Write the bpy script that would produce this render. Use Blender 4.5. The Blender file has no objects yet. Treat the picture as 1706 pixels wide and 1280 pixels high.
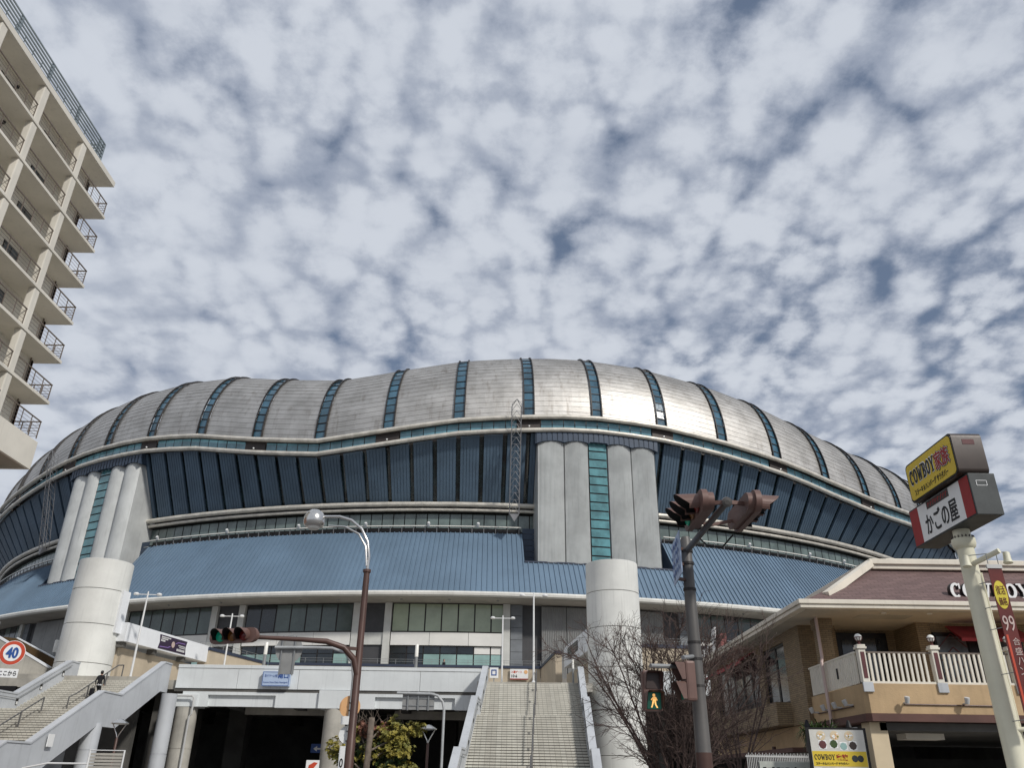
import bpy, bmesh, math, random
from mathutils import Vector, Matrix
R = math.radians
rnd = random.Random(7)
scene = bpy.context.scene
COL = scene.collection

# ------------------------------------------------------------------ camera
cam_d = bpy.data.cameras.new('camera'); cam = bpy.data.objects.new('camera', cam_d); COL.objects.link(cam)
cam.location = (0, 0, 1.6)
cam.matrix_world = Matrix.Translation((0, 0, 1.6)) @ Matrix.Rotation(R(90 + 26.39), 4, 'X') @ Matrix.Rotation(R(.85), 4, 'Z')
cam_d.sensor_width = 36; cam_d.lens = 1330 / 1706 * 36
cam_d.clip_start = .1; cam_d.clip_end = 5000
scene.camera = cam

# ------------------------------------------------------------------ sun, sky, exposure
SUN = Vector((.52, -.58, .60)).normalized()
sun_d = bpy.data.lights.new('sun', 'SUN'); sun = bpy.data.objects.new('sun', sun_d); COL.objects.link(sun)
sun_d.energy = 2.6; sun_d.angle = R(4.0); sun_d.color = (1, .965, .91)
sun.rotation_euler = (-SUN).to_track_quat('-Z', 'Y').to_euler()
sun.location = (60, -60, 90)
world = bpy.data.worlds.new('World'); scene.world = world; world.use_nodes = True


class NT:
    """tiny node-graph helper"""
    def __init__(s, nt): s.nt = nt; s.l = nt.links
    def n(s, t, **k):
        o = s.nt.nodes.new(t)
        for a, b in k.items():
            if a.startswith('i_'):
                o.inputs[a[2:].replace('_', ' ')].default_value = b
            else: setattr(o, a, b)
        return o
    def put(s, sock, v):
        if isinstance(v, (int, float)): sock.default_value = v
        elif isinstance(v, (tuple, list)):
            sock.default_value = tuple(v) + ((1,) if len(v) == 3 and len(sock.default_value) == 4 else ())
        else: s.l.new(v, sock)
    def m(s, op, a, b=0., c=0., clamp=False):
        o = s.n('ShaderNodeMath', operation=op, use_clamp=clamp)
        for i, v in enumerate((a, b, c)): s.put(o.inputs[i], v)
        return o.outputs[0]
    def mix(s, f, a, b):
        o = s.n('ShaderNodeMix', data_type='RGBA')
        s.put(o.inputs[0], f); s.put(o.inputs[6], a); s.put(o.inputs[7], b)
        return o.outputs[2]
    def noise(s, vec, scale, detail=3., rough=.5, dist=0.):
        o = s.n('ShaderNodeTexNoise'); s.l.new(vec, o.inputs['Vector'])
        o.inputs['Scale'].default_value = scale; o.inputs['Detail'].default_value = detail
        o.inputs['Roughness'].default_value = rough; o.inputs['Distortion'].default_value = dist
        return o.outputs[0]
    def noise2(s, vec, scale, detail=3., rough=.5):
        o = s.n('ShaderNodeTexNoise', noise_dimensions='2D'); s.l.new(vec, o.inputs['Vector'])
        o.inputs['Scale'].default_value = scale; o.inputs['Detail'].default_value = detail; o.inputs['Roughness'].default_value = rough
        return o.outputs[0]
    def remap(s, v, a, b, c=0., d=1.):
        o = s.n('ShaderNodeMapRange', interpolation_type='SMOOTHSTEP')
        s.put(o.inputs[0], v)
        for i, q in enumerate((a, b, c, d)): o.inputs[i + 1].default_value = q
        return o.outputs[0]
    def mapping(s, vec, scale=(1, 1, 1), loc=(0, 0, 0), rot=(0, 0, 0)):
        o = s.n('ShaderNodeMapping'); s.l.new(vec, o.inputs[0])
        o.inputs[1].default_value = loc; o.inputs[2].default_value = rot; o.inputs[3].default_value = scale
        return o.outputs[0]


def build_sky():
    g = NT(world.node_tree); world.node_tree.nodes.clear()
    out = g.n('ShaderNodeOutputWorld'); bg = g.n('ShaderNodeBackground')
    sky = g.n('ShaderNodeTexSky', sky_type='NISHITA', sun_disc=False)
    sky.sun_elevation = math.asin(SUN.z); sky.sun_rotation = math.atan2(SUN.x, SUN.y)
    sky.air_density = 1.0; sky.dust_density = 1.5
    tc = g.n('ShaderNodeTexCoord'); sep = g.n('ShaderNodeSeparateXYZ'); g.l.new(tc.outputs['Generated'], sep.inputs[0])
    x, y, z = sep.outputs
    zz = g.m('ADD', g.m('MAXIMUM', z, 0.), .25)
    comb = g.n('ShaderNodeCombineXYZ'); g.put(comb.inputs[0], g.m('DIVIDE', x, zz)); g.put(comb.inputs[1], g.m('DIVIDE', y, zz))
    P = comb.outputs[0]                                    # the cloud sheet seen from below
    wn = g.n('ShaderNodeTexNoise', noise_dimensions='2D'); g.l.new(P, wn.inputs['Vector']); wn.inputs['Scale'].default_value = 7.; wn.inputs['Detail'].default_value = 2
    wv = g.n('ShaderNodeVectorMath', operation='MULTIPLY_ADD'); g.l.new(wn.outputs['Color'], wv.inputs[0])
    wv.inputs[1].default_value = (.075, .075, 0); g.l.new(P, wv.inputs[2])
    W = wv.outputs[0]
    Q = g.mapping(W, (1.1, .8, 1), (3.1, 1.7, 0), (0, 0, R(-32)))
    vor = g.n('ShaderNodeTexVoronoi', feature='SMOOTH_F1', voronoi_dimensions='2D'); g.l.new(Q, vor.inputs['Vector'])
    vor.inputs['Scale'].default_value = 13.5; vor.inputs['Smoothness'].default_value = .4
    cell = vor.outputs['Distance']                         # 0 in the middle of a puff, ~.6 at its rim
    vor2 = g.n('ShaderNodeTexVoronoi', feature='SMOOTH_F1', voronoi_dimensions='2D'); g.l.new(g.mapping(W, (1.0, .85, 1), (9.1, 4.7, 0), (0, 0, R(10))), vor2.inputs['Vector'])
    vor2.inputs['Scale'].default_value = 27.; vor2.inputs['Smoothness'].default_value = .4
    fine = g.noise2(P, 30., 6, .62)
    sel = g.remap(g.noise2(g.mapping(P, (1, 1, 1), (2.7, 8.8, 0)), 3.1, 2, .5), .38, .62)
    cell = g.m('ADD', g.m('MULTIPLY', cell, g.m('SUBTRACT', 1., g.m('MULTIPLY', sel, .42))), g.m('MULTIPLY', vor2.outputs['Distance'], g.m('MULTIPLY', sel, .42)))
    low = g.noise2(g.mapping(P, (1, 1, 1), (7.3, 2.2, 0)), 2.3, 2, .5)
    mid = g.noise2(g.mapping(W, (1, 1, 1), (1.3, 5.2, 0)), 6.5, 3, .55)
    # thickness of the sheet: puffs, shreds and broad cover, thinner on the sunny side
    t = g.m('MULTIPLY_ADD', g.m('POWER', cell, 2.0), -1.45, g.m('MULTIPLY', g.m('SUBTRACT', fine, .5), .85))
    t = g.m('ADD', t, g.m('MULTIPLY', g.m('SUBTRACT', low, .5), 1.1))
    t = g.m('ADD', t, g.m('MULTIPLY', g.m('SUBTRACT', mid, .5), .7))
    t = g.m('ADD', t, g.m('MULTIPLY', g.m('DIVIDE', x, zz), -.30))
    t = g.m('ADD', t, .95)
    cover = g.remap(t, -.30, .42)
    thick = g.remap(t, .1, .95)
    grey = g.noise2(g.mapping(W, (.8, 1.5, 1), (4.1, 0, 0)), 4.5, 4, .6)
    puff = g.remap(g.m('MULTIPLY_ADD', g.m('SUBTRACT', fine, .5), -.5, cell), .10, .66, 1., 0.)
    shade = g.m('MULTIPLY_ADD', puff, .30, g.m('MULTIPLY', grey, .62))
    shade = g.m('MULTIPLY_ADD', thick, .22, shade)
    cloud = g.mix(g.remap(shade, .16, .88), (3.2, 3.65, 4.6), (6.3, 6.7, 7.4))
    blue = g.n('ShaderNodeVectorMath', operation='MULTIPLY_ADD')
    g.l.new(sky.outputs[0], blue.inputs[0]); blue.inputs[1].default_value = (.38, .36, .36); blue.inputs[2].default_value = (.95, 1.25, 1.8)
    col = g.mix(g.m('MULTIPLY', cover, .96), blue.outputs[0], cloud)
    haze = g.remap(z, .02, .34, .8, 0.)
    col = g.mix(haze, col, (4.2, 4.6, 5.4))
    below = g.remap(z, -.02, .0, 1., 0.)
    col = g.mix(below, col, (1.6, 1.6, 1.6))
    g.l.new(col, bg.inputs[0]); bg.inputs[1].default_value = .1
    g.l.new(bg.outputs[0], out.inputs[0])
    world.cycles.sampling_method = 'MANUAL'; world.cycles.sample_map_resolution = 256


build_sky()
vs = scene.view_settings; vs.view_transform = 'Standard'; vs.look = 'None'; vs.exposure = 0; vs.gamma = 1; vs.use_curve_mapping = False
scene.render.engine = 'CYCLES'
scene.cycles.max_bounces = 8; scene.cycles.diffuse_bounces = 3; scene.cycles.glossy_bounces = 4
scene.cycles.use_denoising = True


# ------------------------------------------------------------------ materials
def S(r, g, b):
    f = lambda c: (c / 255 / 12.92) if c / 255 <= .04045 else ((c / 255 + .055) / 1.055) ** 2.4
    return (f(r), f(g), f(b))


MATS = {}


def mat(name, col, rough=.6, metal=0., var=.12, scale=.8, streak=0., bump=0., bscale=20., spec=.5, col2=None, coat=0., emit=0.):
    """base colour with soft dirt, optional vertical rain streaks and fine relief"""
    if name in MATS: return MATS[name]
    m = bpy.data.materials.new(name); m.use_nodes = True; g = NT(m.node_tree)
    b = m.node_tree.nodes['Principled BSDF']
    geo = g.n('ShaderNodeNewGeometry'); pos = geo.outputs['Position']
    n1 = g.noise(pos, scale, 5, .6)
    dark = tuple(c * (1 - var * 1.6) for c in col) if col2 is None else col2
    light = tuple(min(1, c * (1 + var * .6)) for c in col)
    c = g.mix(g.remap(n1, .3, .7), dark, light)
    n2 = g.noise(pos, scale * 9, 3, .6)
    c = g.mix(g.m('MULTIPLY', g.remap(n2, .45, .8), var * .8), c, tuple(q * .55 for q in col))
    if streak:
        sn = g.noise(g.mapping(pos, (3.2, 3.2, .16)), 1.3, 4, .6)
        c = g.mix(g.m('MULTIPLY', g.remap(sn, .52, .78), streak), c, tuple(q * .45 for q in col))
    g.l.new(c, b.inputs['Base Color'])
    b.inputs['Metallic'].default_value = metal; b.inputs['Specular IOR Level'].default_value = spec
    g.put(b.inputs['Roughness'], g.m('ADD', rough - .06, g.m('MULTIPLY', n2, .12)))
    b.inputs['Coat Weight'].default_value = coat
    if emit:
        g.l.new(c, b.inputs['Emission Color']); b.inputs['Emission Strength'].default_value = emit
    if bump:
        bn = g.n('ShaderNodeBump'); bn.inputs['Strength'].default_value = bump; bn.inputs['Distance'].default_value = .02
        g.l.new(g.noise(pos, bscale, 4, .6), bn.inputs['Height']); g.l.new(bn.outputs[0], b.inputs['Normal'])
    MATS[name] = m
    return m


def bricked(name, c1, c2, mortar, w, h, rough=.75, axis='XZ', msize=.0075, bump=.4, offset=.5):
    """courses too small to build one by one"""
    if name in MATS: return MATS[name]
    m = bpy.data.materials.new(name); m.use_nodes = True; g = NT(m.node_tree)
    b = m.node_tree.nodes['Principled BSDF']
    geo = g.n('ShaderNodeNewGeometry'); sp = g.n('ShaderNodeSeparateXYZ'); g.l.new(geo.outputs['Position'], sp.inputs[0])
    cb = g.n('ShaderNodeCombineXYZ')
    if axis == 'XZ': g.put(cb.inputs[0], g.m('ADD', sp.outputs[0], sp.outputs[1]))
    else: g.put(cb.inputs[0], sp.outputs[0])
    g.l.new(sp.outputs[2] if axis != 'XY' else sp.outputs[1], cb.inputs[1])
    br = g.n('ShaderNodeTexBrick', offset=offset); g.l.new(cb.outputs[0], br.inputs['Vector'])
    br.inputs['Color1'].default_value = (*c1, 1); br.inputs['Color2'].default_value = (*c2, 1); br.inputs['Mortar'].default_value = (*mortar, 1)
    br.inputs['Scale'].default_value = 1; br.inputs['Brick Width'].default_value = w; br.inputs['Row Height'].default_value = h
    br.inputs['Mortar Size'].default_value = msize; br.inputs['Mortar Smooth'].default_value = .2
    n1 = g.noise(geo.outputs['Position'], 1.1, 5, .6)
    c = g.mix(g.m('MULTIPLY', g.remap(n1, .35, .75), .35), br.outputs['Color'], tuple(q * .45 for q in c1))
    g.l.new(c, b.inputs['Base Color']); b.inputs['Roughness'].default_value = rough
    if bump:
        bn = g.n('ShaderNodeBump', invert=True); bn.inputs['Strength'].default_value = bump; bn.inputs['Distance'].default_value = .01
        g.l.new(br.outputs['Fac'], bn.inputs['Height']); g.l.new(bn.outputs[0], b.inputs['Normal'])
    MATS[name] = m
    return m


def glassy(name, col, rough=.04, var=.25, scale=.35, spec=.8, metal=0.):
    return mat(name, col, rough + .06, metal, var, scale, spec=spec)


M_TITAN = None


def roof_metal():
    m = bpy.data.materials.new('roof_metal'); m.use_nodes = True; g = NT(m.node_tree)
    b = m.node_tree.nodes['Principled BSDF']
    geo = g.n('ShaderNodeNewGeometry'); pos = geo.outputs['Position']
    at = g.n('ShaderNodeAttribute', attribute_name='course', attribute_type='GEOMETRY')
    n1 = g.noise(g.mapping(pos, (.5, .5, .5)), .5, 5, .65)
    st = g.noise(g.mapping(pos, (1.3, 1.3, .22)), .9, 5, .65)
    sh = g.noise(g.mapping(pos, (.9, .9, 5.0)), .9, 2, .5)
    c = g.mix(g.remap(n1, .3, .72), (.35, .335, .31), (.50, .485, .46))
    c = g.mix(g.m('MULTIPLY', g.remap(st, .52, .76), .7), c, (.22, .19, .16))
    c = g.mix(g.m('MULTIPLY', at.outputs['Fac'], .14), c, (.72, .70, .68))
    g.l.new(c, b.inputs['Base Color']); b.inputs['Metallic'].default_value = .8
    g.put(b.inputs['Roughness'], g.m('ADD', .40, g.m('MULTIPLY', n1, .22)))
    bn = g.n('ShaderNodeBump'); bn.inputs['Strength'].default_value = .22; bn.inputs['Distance'].default_value = .12
    g.l.new(sh, bn.inputs['Height']); g.l.new(bn.outputs[0], b.inputs['Normal'])
    return m


MATS['roof_metal'] = roof_metal()
mat('steel_tube', S(214, 208, 196), .42, .3, .14, .9, streak=.35)
glassy('roof_glass', S(66, 104, 124), .06, .3, .5)
glassy('band_glass', S(104, 150, 164), .06, .25, .5)
glassy('low_glass', S(104, 118, 114), .08, .25, .4)
glassy('slot_glass', S(34, 52, 54), .05, .7, .9)  # strong tone variation paints teal glints into the slots
mat('dark_frame', S(46, 42, 40), .5, .1, .15)
mat('blank_brown', S(62, 54, 50), .5, .2, .15)
mat('wall_blue', S(86, 106, 124), .5, .1, .12, .25, streak=.3)
mat('roof_blue', S(108, 130, 150), .48, .1, .10, .12, streak=.22)
mat('hood_blue', S(56, 70, 88), .5, .1, .1)  # darker than the walls: the hood's shade is put into its colour
mat('tower_silver', S(196, 198, 196), .5, .2, .1, .3, streak=.35)
glassy('tower_glass', S(90, 142, 148), .06, .25, .6)
mat('eave_white', S(226, 224, 216), .5, .0, .08, .5, streak=.3)
mat('soffit', S(186, 180, 170), .75, 0, .1, .3)
mat('pilaster', S(206, 206, 200), .6, 0, .08, .5, streak=.2)
mat('spandrel', S(232, 230, 224), .5, 0, .05, .4)
mat('recess_dark', S(74, 74, 76), .6, .1, .1)
mat('stone_grey', S(120, 124, 128), .6, 0, .12)
glassy('blind_dark', S(84, 98, 94), .08, .22, .25)
glassy('blind_green', S(168, 180, 154), .1, .15, .25)
glassy('pane_dark', S(34, 42, 48), .05, .4, .5)
glassy('pane_teal', S(150, 182, 176), .08, .15, .3)
mat('metal_cladding', S(150, 150, 148), .5, .35, .1, .4, streak=.2)
mat('white_column', S(226, 226, 220), .55, 0, .08, .3, streak=.28, bump=.1)
mat('white_beam', S(236, 238, 240), .5, 0, .04, .4, streak=.08)
mat('tan_wall', S(192, 178, 156), .8, 0, .1, .4, streak=.15, bump=.2)
mat('navy_coping', S(52, 60, 78), .5, 0, .1)
mat('deck_white', S(222, 226, 226), .55, 0, .06, .35, streak=.25)
mat('deck_grey', S(190, 193, 196), .6, 0, .08, .4, streak=.28)
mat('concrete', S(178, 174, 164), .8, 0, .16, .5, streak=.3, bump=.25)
mat('concrete_dark', S(96, 94, 90), .85, 0, .2, .5)  # concrete darkened so the underpass shade sits in its colour
mat('lamp_white', S(232, 232, 230), .4, .1, .05)
mat('sign_back', S(150, 150, 148), .5, .05, .1, 2.)
mat('dusty_red', S(146, 88, 84), .6, 0, .15, 2.)
mat('pole_grey', S(98, 95, 92), .5, .15, .12, 2.)
mat('mast_grey', S(124, 124, 126), .5, .3, .1)
mat('grey_post', S(150, 152, 152), .45, .4, .1)
mat('galvanised', S(176, 178, 178), .5, .1, .1, 2.)
mat('brown_paint', S(84, 60, 52), .45, .1, .12, 2.)
mat('signal_brown', S(112, 86, 78), .5, .1, .12, 3.)
mat('chrome', S(210, 208, 204), .22, .9, .05)
mat('black_matt', S(14, 14, 15), .6, 0, .1)
mat('ink_black', S(22, 22, 24), .6, 0, .05)
mat('sign_blue', S(44, 82, 150), .5, 0, .06)
mat('sign_plate_blue', S(176, 194, 220), .5, 0, .05)
mat('sign_white', S(238, 238, 236), .5, 0, .04)
mat('sign_red', S(156, 30, 28), .5, 0, .06)
mat('sign_orange_red', S(198, 74, 46), .5, 0, .06)
mat('sign_yellow', S(222, 192, 56), .5, 0, .06)
mat('sign_orange', S(234, 182, 128), .5, 0, .06)
mat('banner_purple', S(52, 38, 62), .6, 0, .1)
mat('banner_lilac', S(150, 120, 190), .6, 0, .05)
mat('banner_red', S(100, 34, 30), .7, 0, .15, 2.)
mat('banner_yellow', S(214, 196, 66), .7, 0, .1)
mat('apt_cream', S(222, 216, 203), .75, 0, .07, .3, streak=.2)
mat('apt_soffit', S(174, 165, 150), .8, 0, .1, .3)
mat('apt_wall', S(232, 226, 212), .8, 0, .08, .3, streak=.15, bump=.2)
mat('apt_rail', S(120, 108, 98), .5, .2, .1)
mat('rail_dark', S(104, 102, 100), .45, .3, .1, 2.)
mat('apt_louvre', S(146, 156, 160), .45, .3, .12)
mat('apt_brick', S(150, 112, 92), .8, 0, .15, 1.)
mat('apt_door', S(96, 104, 110), .3, .2, .3, 1.5)
mat('tar', S(112, 111, 110), .9, 0, .2, .6, bump=.3)
mat('paving', S(150, 146, 140), .85, 0, .15, .7)
mat('bark', S(88, 72, 66), .9, 0, .25, 3., bump=.4)
mat('bark_grey', S(124, 112, 100), .9, 0, .25, 3., bump=.4)
mat('leaf_olive', S(154, 140, 62), .6, 0, .35, 1.6, col2=S(88, 94, 40))
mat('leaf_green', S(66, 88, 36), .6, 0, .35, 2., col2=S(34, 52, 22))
mat('leaf_dry', S(140, 96, 78), .7, 0, .3, 2.)
mat('cornice', S(228, 220, 204), .65, 0, .07, .6, streak=.25)
mat('roof_shingle_trim', S(88, 66, 66), .7, 0, .15, 2.)
mat('rest_soffit', S(192, 184, 170), .75, 0, .08)
mat('ochre', S(192, 164, 126), .8, 0, .12, .7, streak=.2, bump=.35)
mat('ochre_dark', S(96, 66, 58), .7, 0, .15)
mat('pillar_cream', S(218, 200, 168), .75, 0, .06, .6)
mat('baluster', S(226, 220, 206), .6, 0, .06, 2.)
mat('maroon', S(94, 46, 48), .6, 0, .15, 2.)
mat('awning_red', S(168, 62, 66), .8, 0, .15, 2.)
mat('pipe_pink', S(198, 176, 168), .5, 0, .08)
mat('pipe_grey', S(196, 196, 194), .5, 0, .06)
mat('black_frame', S(26, 24, 24), .4, .2, .1)
glassy('rest_glass', S(40, 46, 52), .04, .5, 1.2)
mat('globe', S(238, 236, 228), .3, 0, .04)
mat('cloth_black', S(24, 24, 28), .85, 0, .2, 8.)
mat('trouser_black', S(18, 18, 20), .85, 0, .2, 8.)
mat('hair_black', S(12, 11, 11), .5, 0, .1)
mat('skin', S(206, 160, 134), .6, 0, .05)
mat('shirt_white', S(224, 224, 224), .8, 0, .05)
mat('suitcase', S(26, 26, 30), .45, 0, .1)
mat('post_cream', S(228, 224, 200), .5, 0, .06, .8, streak=.15)
mat('box_brown', S(66, 55, 49), .45, .1, .15, 1.2, streak=.25)
mat('box_grey', S(58, 62, 62), .55, .1, .2, 1.5, streak=.45)
mat('lens_green', S(20, 120, 96), .2, 0, .1, emit=.25)
mat('lens_amber', S(120, 76, 26), .25, 0, .1)
mat('lens_red', S(110, 26, 24), .25, 0, .1)
mat('ped_green', S(8, 74, 58), .3, 0, .1, emit=.25)
mat('ped_figure', S(250, 190, 110), .4, 0, .05, emit=.7)
mat('ped_off', S(58, 44, 40), .4, 0, .1)
mat('car_white', S(190, 196, 200), .25, .1, .05, coat=.5)
mat('tail_red', S(190, 30, 28), .25, 0, .05, coat=.5)
bricked('brick_tan', S(152, 132, 102), S(132, 114, 88), S(92, 80, 66), .24, .075)
bricked('shingle', S(124, 100, 96), S(108, 86, 83), S(70, 56, 54), .45, .16, .8, 'XY', .012, .5)
bricked('stair_tile', S(206, 203, 192), S(192, 188, 177), S(146, 142, 132), .3, 40., .6, 'X', .012, .1, 0.)


# ------------------------------------------------------------------ mesh helper
class MB:
    def __init__(s): s.v = []; s.f = []; s.at = []
    def add(s, vs_, fs):
        o = len(s.v); s.v += [tuple(p) for p in vs_]; s.f += [tuple(i + o for i in f) for f in fs]; return s
    def box(s, a, b):
        x0, y0, z0 = (min(p, q) for p, q in zip(a, b)); x1, y1, z1 = (max(p, q) for p, q in zip(a, b))
        return s.add([(x0, y0, z0), (x1, y0, z0), (x1, y1, z0), (x0, y1, z0), (x0, y0, z1), (x1, y0, z1), (x1, y1, z1), (x0, y1, z1)],
                     [(0, 3, 2, 1), (4, 5, 6, 7), (0, 1, 5, 4), (1, 2, 6, 5), (2, 3, 7, 6), (3, 0, 4, 7)])
    def bar(s, a, b, w, h, up=(0, 0, 1)):
        """rectangular bar from a to b, w sideways, h along up"""
        a = Vector(a); b = Vector(b); d = (b - a).normalized(); u = Vector(up)
        sd = d.cross(u)
        if sd.length < 1e-5: sd = d.cross(Vector((1, 0, 0)))
        sd.normalize(); u = sd.cross(d).normalized()
        q = [(-.5, -.5), (.5, -.5), (.5, .5), (-.5, .5)]
        vs_ = [a + sd * w * i + u * h * j for i, j in q] + [b + sd * w * i + u * h * j for i, j in q]
        return s.add(vs_, [(3, 2, 1, 0), (4, 5, 6, 7), (0, 1, 5, 4), (1, 2, 6, 5), (2, 3, 7, 6), (3, 0, 4, 7)])
    def tube(s, pts, r, n=10, cap=True):
        pts = [Vector(p) for p in pts]; rr = r if isinstance(r, (list, tuple)) else [r] * len(pts)
        vs_ = []; fs = []; prev = None
        for i, p in enumerate(pts):
            d = (pts[min(i + 1, len(pts) - 1)] - pts[max(i - 1, 0)]).normalized()
            if prev is None:
                a = Vector((0, 0, 1)) if abs(d.z) < .95 else Vector((1, 0, 0))
                u = d.cross(a).normalized()
            else:
                u = prev - d * prev.dot(d)
                u = u.normalized() if u.length > 1e-6 else d.orthogonal().normalized()
            prev = u; w = d.cross(u)
            for k in range(n):
                t = 2 * math.pi * k / n
                vs_.append(p + (u * math.cos(t) + w * math.sin(t)) * rr[i])
        for i in range(len(pts) - 1):
            for k in range(n):
                k2 = (k + 1) % n
                fs.append((i * n + k, i * n + k2, (i + 1) * n + k2, (i + 1) * n + k))
        if cap: fs += [tuple(reversed(range(n))), tuple(range((len(pts) - 1) * n, len(pts) * n))]
        return s.add(vs_, fs)
    def lathe(s, prof, c=(0, 0, 0), n=24, axis=Vector((0, 0, 1))):
        """prof: list of (radius, height)"""
        axis = Vector(axis).normalized(); u = axis.orthogonal().normalized(); w = axis.cross(u); c = Vector(c)
        vs_ = []; fs = []
        for r, h in prof:
            for k in range(n):
                t = 2 * math.pi * k / n
                vs_.append(c + axis * h + (u * math.cos(t) + w * math.sin(t)) * max(r, 1e-4))
        for i in range(len(prof) - 1):
            for k in range(n):
                k2 = (k + 1) % n
                fs.append((i * n + k, i * n + k2, (i + 1) * n + k2, (i + 1) * n + k))
        fs += [tuple(reversed(range(n))), tuple(range((len(prof) - 1) * n, len(prof) * n))]
        return s.add(vs_, fs)
    def prism(s, poly, d, depth=None):
        """poly: 3-D points of a planar outline; extruded by vector d"""
        p = [Vector(q) for q in poly]; d = Vector(d); n = len(p)
        nrm = Vector((0, 0, 0))
        for i in range(n):
            a, b = p[i], p[(i + 1) % n]; nrm += a.cross(b)
        if nrm.dot(d) > 0: p.reverse()
        vs_ = p + [q + d for q in p]
        fs = [tuple(range(n)), tuple(reversed(range(n, 2 * n)))]
        fs += [(i, i + n, (i + 1) % n + n, (i + 1) % n) for i in range(n)]
        return s.add(vs_, fs)
    def quad(s, a, b, c, d): return s.add([a, b, c, d], [(0, 1, 2, 3)])
    def xf(s, M):
        s.v = [tuple(M @ Vector(p)) for p in s.v]; return s
    def build(s, name, material, parent=None, smooth=False, kind=None, bevel=0., fixn=False):
        me = bpy.data.meshes.new(name)
        off = ROOT_LOC.get(top_of(parent), Vector((0, 0, 0))) if parent else Vector((0, 0, 0))
        me.from_pydata([tuple(Vector(p) - off) for p in s.v], [], s.f)
        if bevel or fixn:
            bm = bmesh.new(); bm.from_mesh(me)
            bmesh.ops.recalc_face_normals(bm, faces=bm.faces)
            if bevel:
                es = [e for e in bm.edges if len(e.link_faces) == 2 and e.calc_face_angle(0) > .6]
                bmesh.ops.bevel(bm, geom=es, offset=bevel, segments=2, affect='EDGES', profile=.6, clamp_overlap=True)
            bm.to_mesh(me); bm.free()
        if s.at and len(s.at) == len(me.polygons):
            a = me.attributes.new('course', 'FLOAT', 'FACE'); a.data.foreach_set('value', s.at)
        if smooth:
            me.polygons.foreach_set('use_smooth', [True] * len(me.polygons))
            if smooth != 'all': me.set_sharp_from_angle(angle=R(38))
        me.materials.append(MATS[material] if isinstance(material, str) else material)
        o = bpy.data.objects.new(name, me); COL.objects.link(o)
        if parent: o.parent = parent
        if kind: o['kind'] = kind
        return o


ROOT_LOC = {}


def top_of(o):
    while o.parent: o = o.parent
    return o.name


def tag(o, label, cat, group=None):
    o['label'] = label; o['category'] = cat
    if group: o['group'] = group
    return o


def thing(name, label, cat, loc=(0, 0, 0), group=None, world_coords=True):
    """an Empty at the thing's base; with world_coords its parts are given in world coordinates"""
    o = bpy.data.objects.new(name, None); COL.objects.link(o); o.location = loc; o.empty_display_size = .2
    ROOT_LOC[o.name] = Vector(loc) if world_coords else Vector((0, 0, 0))
    return tag(o, label, cat, group)


def copy_tree(o, parent=None):
    c = o.copy(); COL.objects.link(c); c.parent = parent
    for ch in list(o.children): copy_tree(ch, c)
    return c


def lerp(a, b, t): return tuple(p + (q - p) * t for p, q in zip(a, b))


def interp(x, xs, ys):
    if x <= xs[0]: return ys[0]
    for i in range(len(xs) - 1):
        if x <= xs[i + 1]: return ys[i] + (ys[i + 1] - ys[i]) * (x - xs[i]) / (xs[i + 1] - xs[i])
    return ys[-1]


# flat lettering -------------------------------------------------------------
def text_mesh(body, depth=.01, weight=0.):
    cu = bpy.data.curves.new('lettering', 'FONT'); cu.body = body; cu.size = 1; cu.extrude = depth / 2; cu.offset = weight
    cu.resolution_u = 3
    o = bpy.data.objects.new('lettering', cu); COL.objects.link(o)
    dg = bpy.context.evaluated_depsgraph_get(); dg.update()
    me = bpy.data.meshes.new_from_object(o.evaluated_get(dg))
    bpy.data.objects.remove(o); bpy.data.curves.remove(cu)
    return me


def lettering(name, body, origin, ux, uy, width, height, material, parent, depth=.01, weight=0., bold=0.):
    """body set inside a width x height box whose lower left corner is origin; ux, uy: unit vectors of the plane"""
    me = text_mesh(body, depth, weight)
    xs = [v.co.x for v in me.vertices]; ys = [v.co.y for v in me.vertices]
    if not xs: return None
    x0, y0 = min(xs), min(ys); sx = width / max(1e-6, max(xs) - x0); sy = height / max(1e-6, max(ys) - y0)
    ux = Vector(ux).normalized(); uy = Vector(uy).normalized(); un = ux.cross(uy); o0 = Vector(origin)
    off = ROOT_LOC.get(top_of(parent), Vector((0, 0, 0))) if parent else Vector()
    for v in me.vertices:
        c = v.co; v.co = o0 + ux * (c.x - x0) * sx + uy * (c.y - y0) * sy + un * c.z - off
    me.materials.clear(); me.materials.append(MATS[material])
    if bold:
        bm = bmesh.new(); bm.from_mesh(me)
        for k, (a, b) in enumerate(((1, 0), (0, 1), (-1, 0), (0, -1))):
            geo = bmesh.ops.duplicate(bm, geom=list(bm.faces)[:len(me.polygons)])
            bmesh.ops.translate(bm, verts=[v for v in geo['geom'] if isinstance(v, bmesh.types.BMVert)], vec=(ux * a + uy * b) * bold + un * (.0007 * (k + 1)))
        bm.to_mesh(me); bm.free()
    o = bpy.data.objects.new(name, me); COL.objects.link(o); o.parent = parent
    return o


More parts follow.
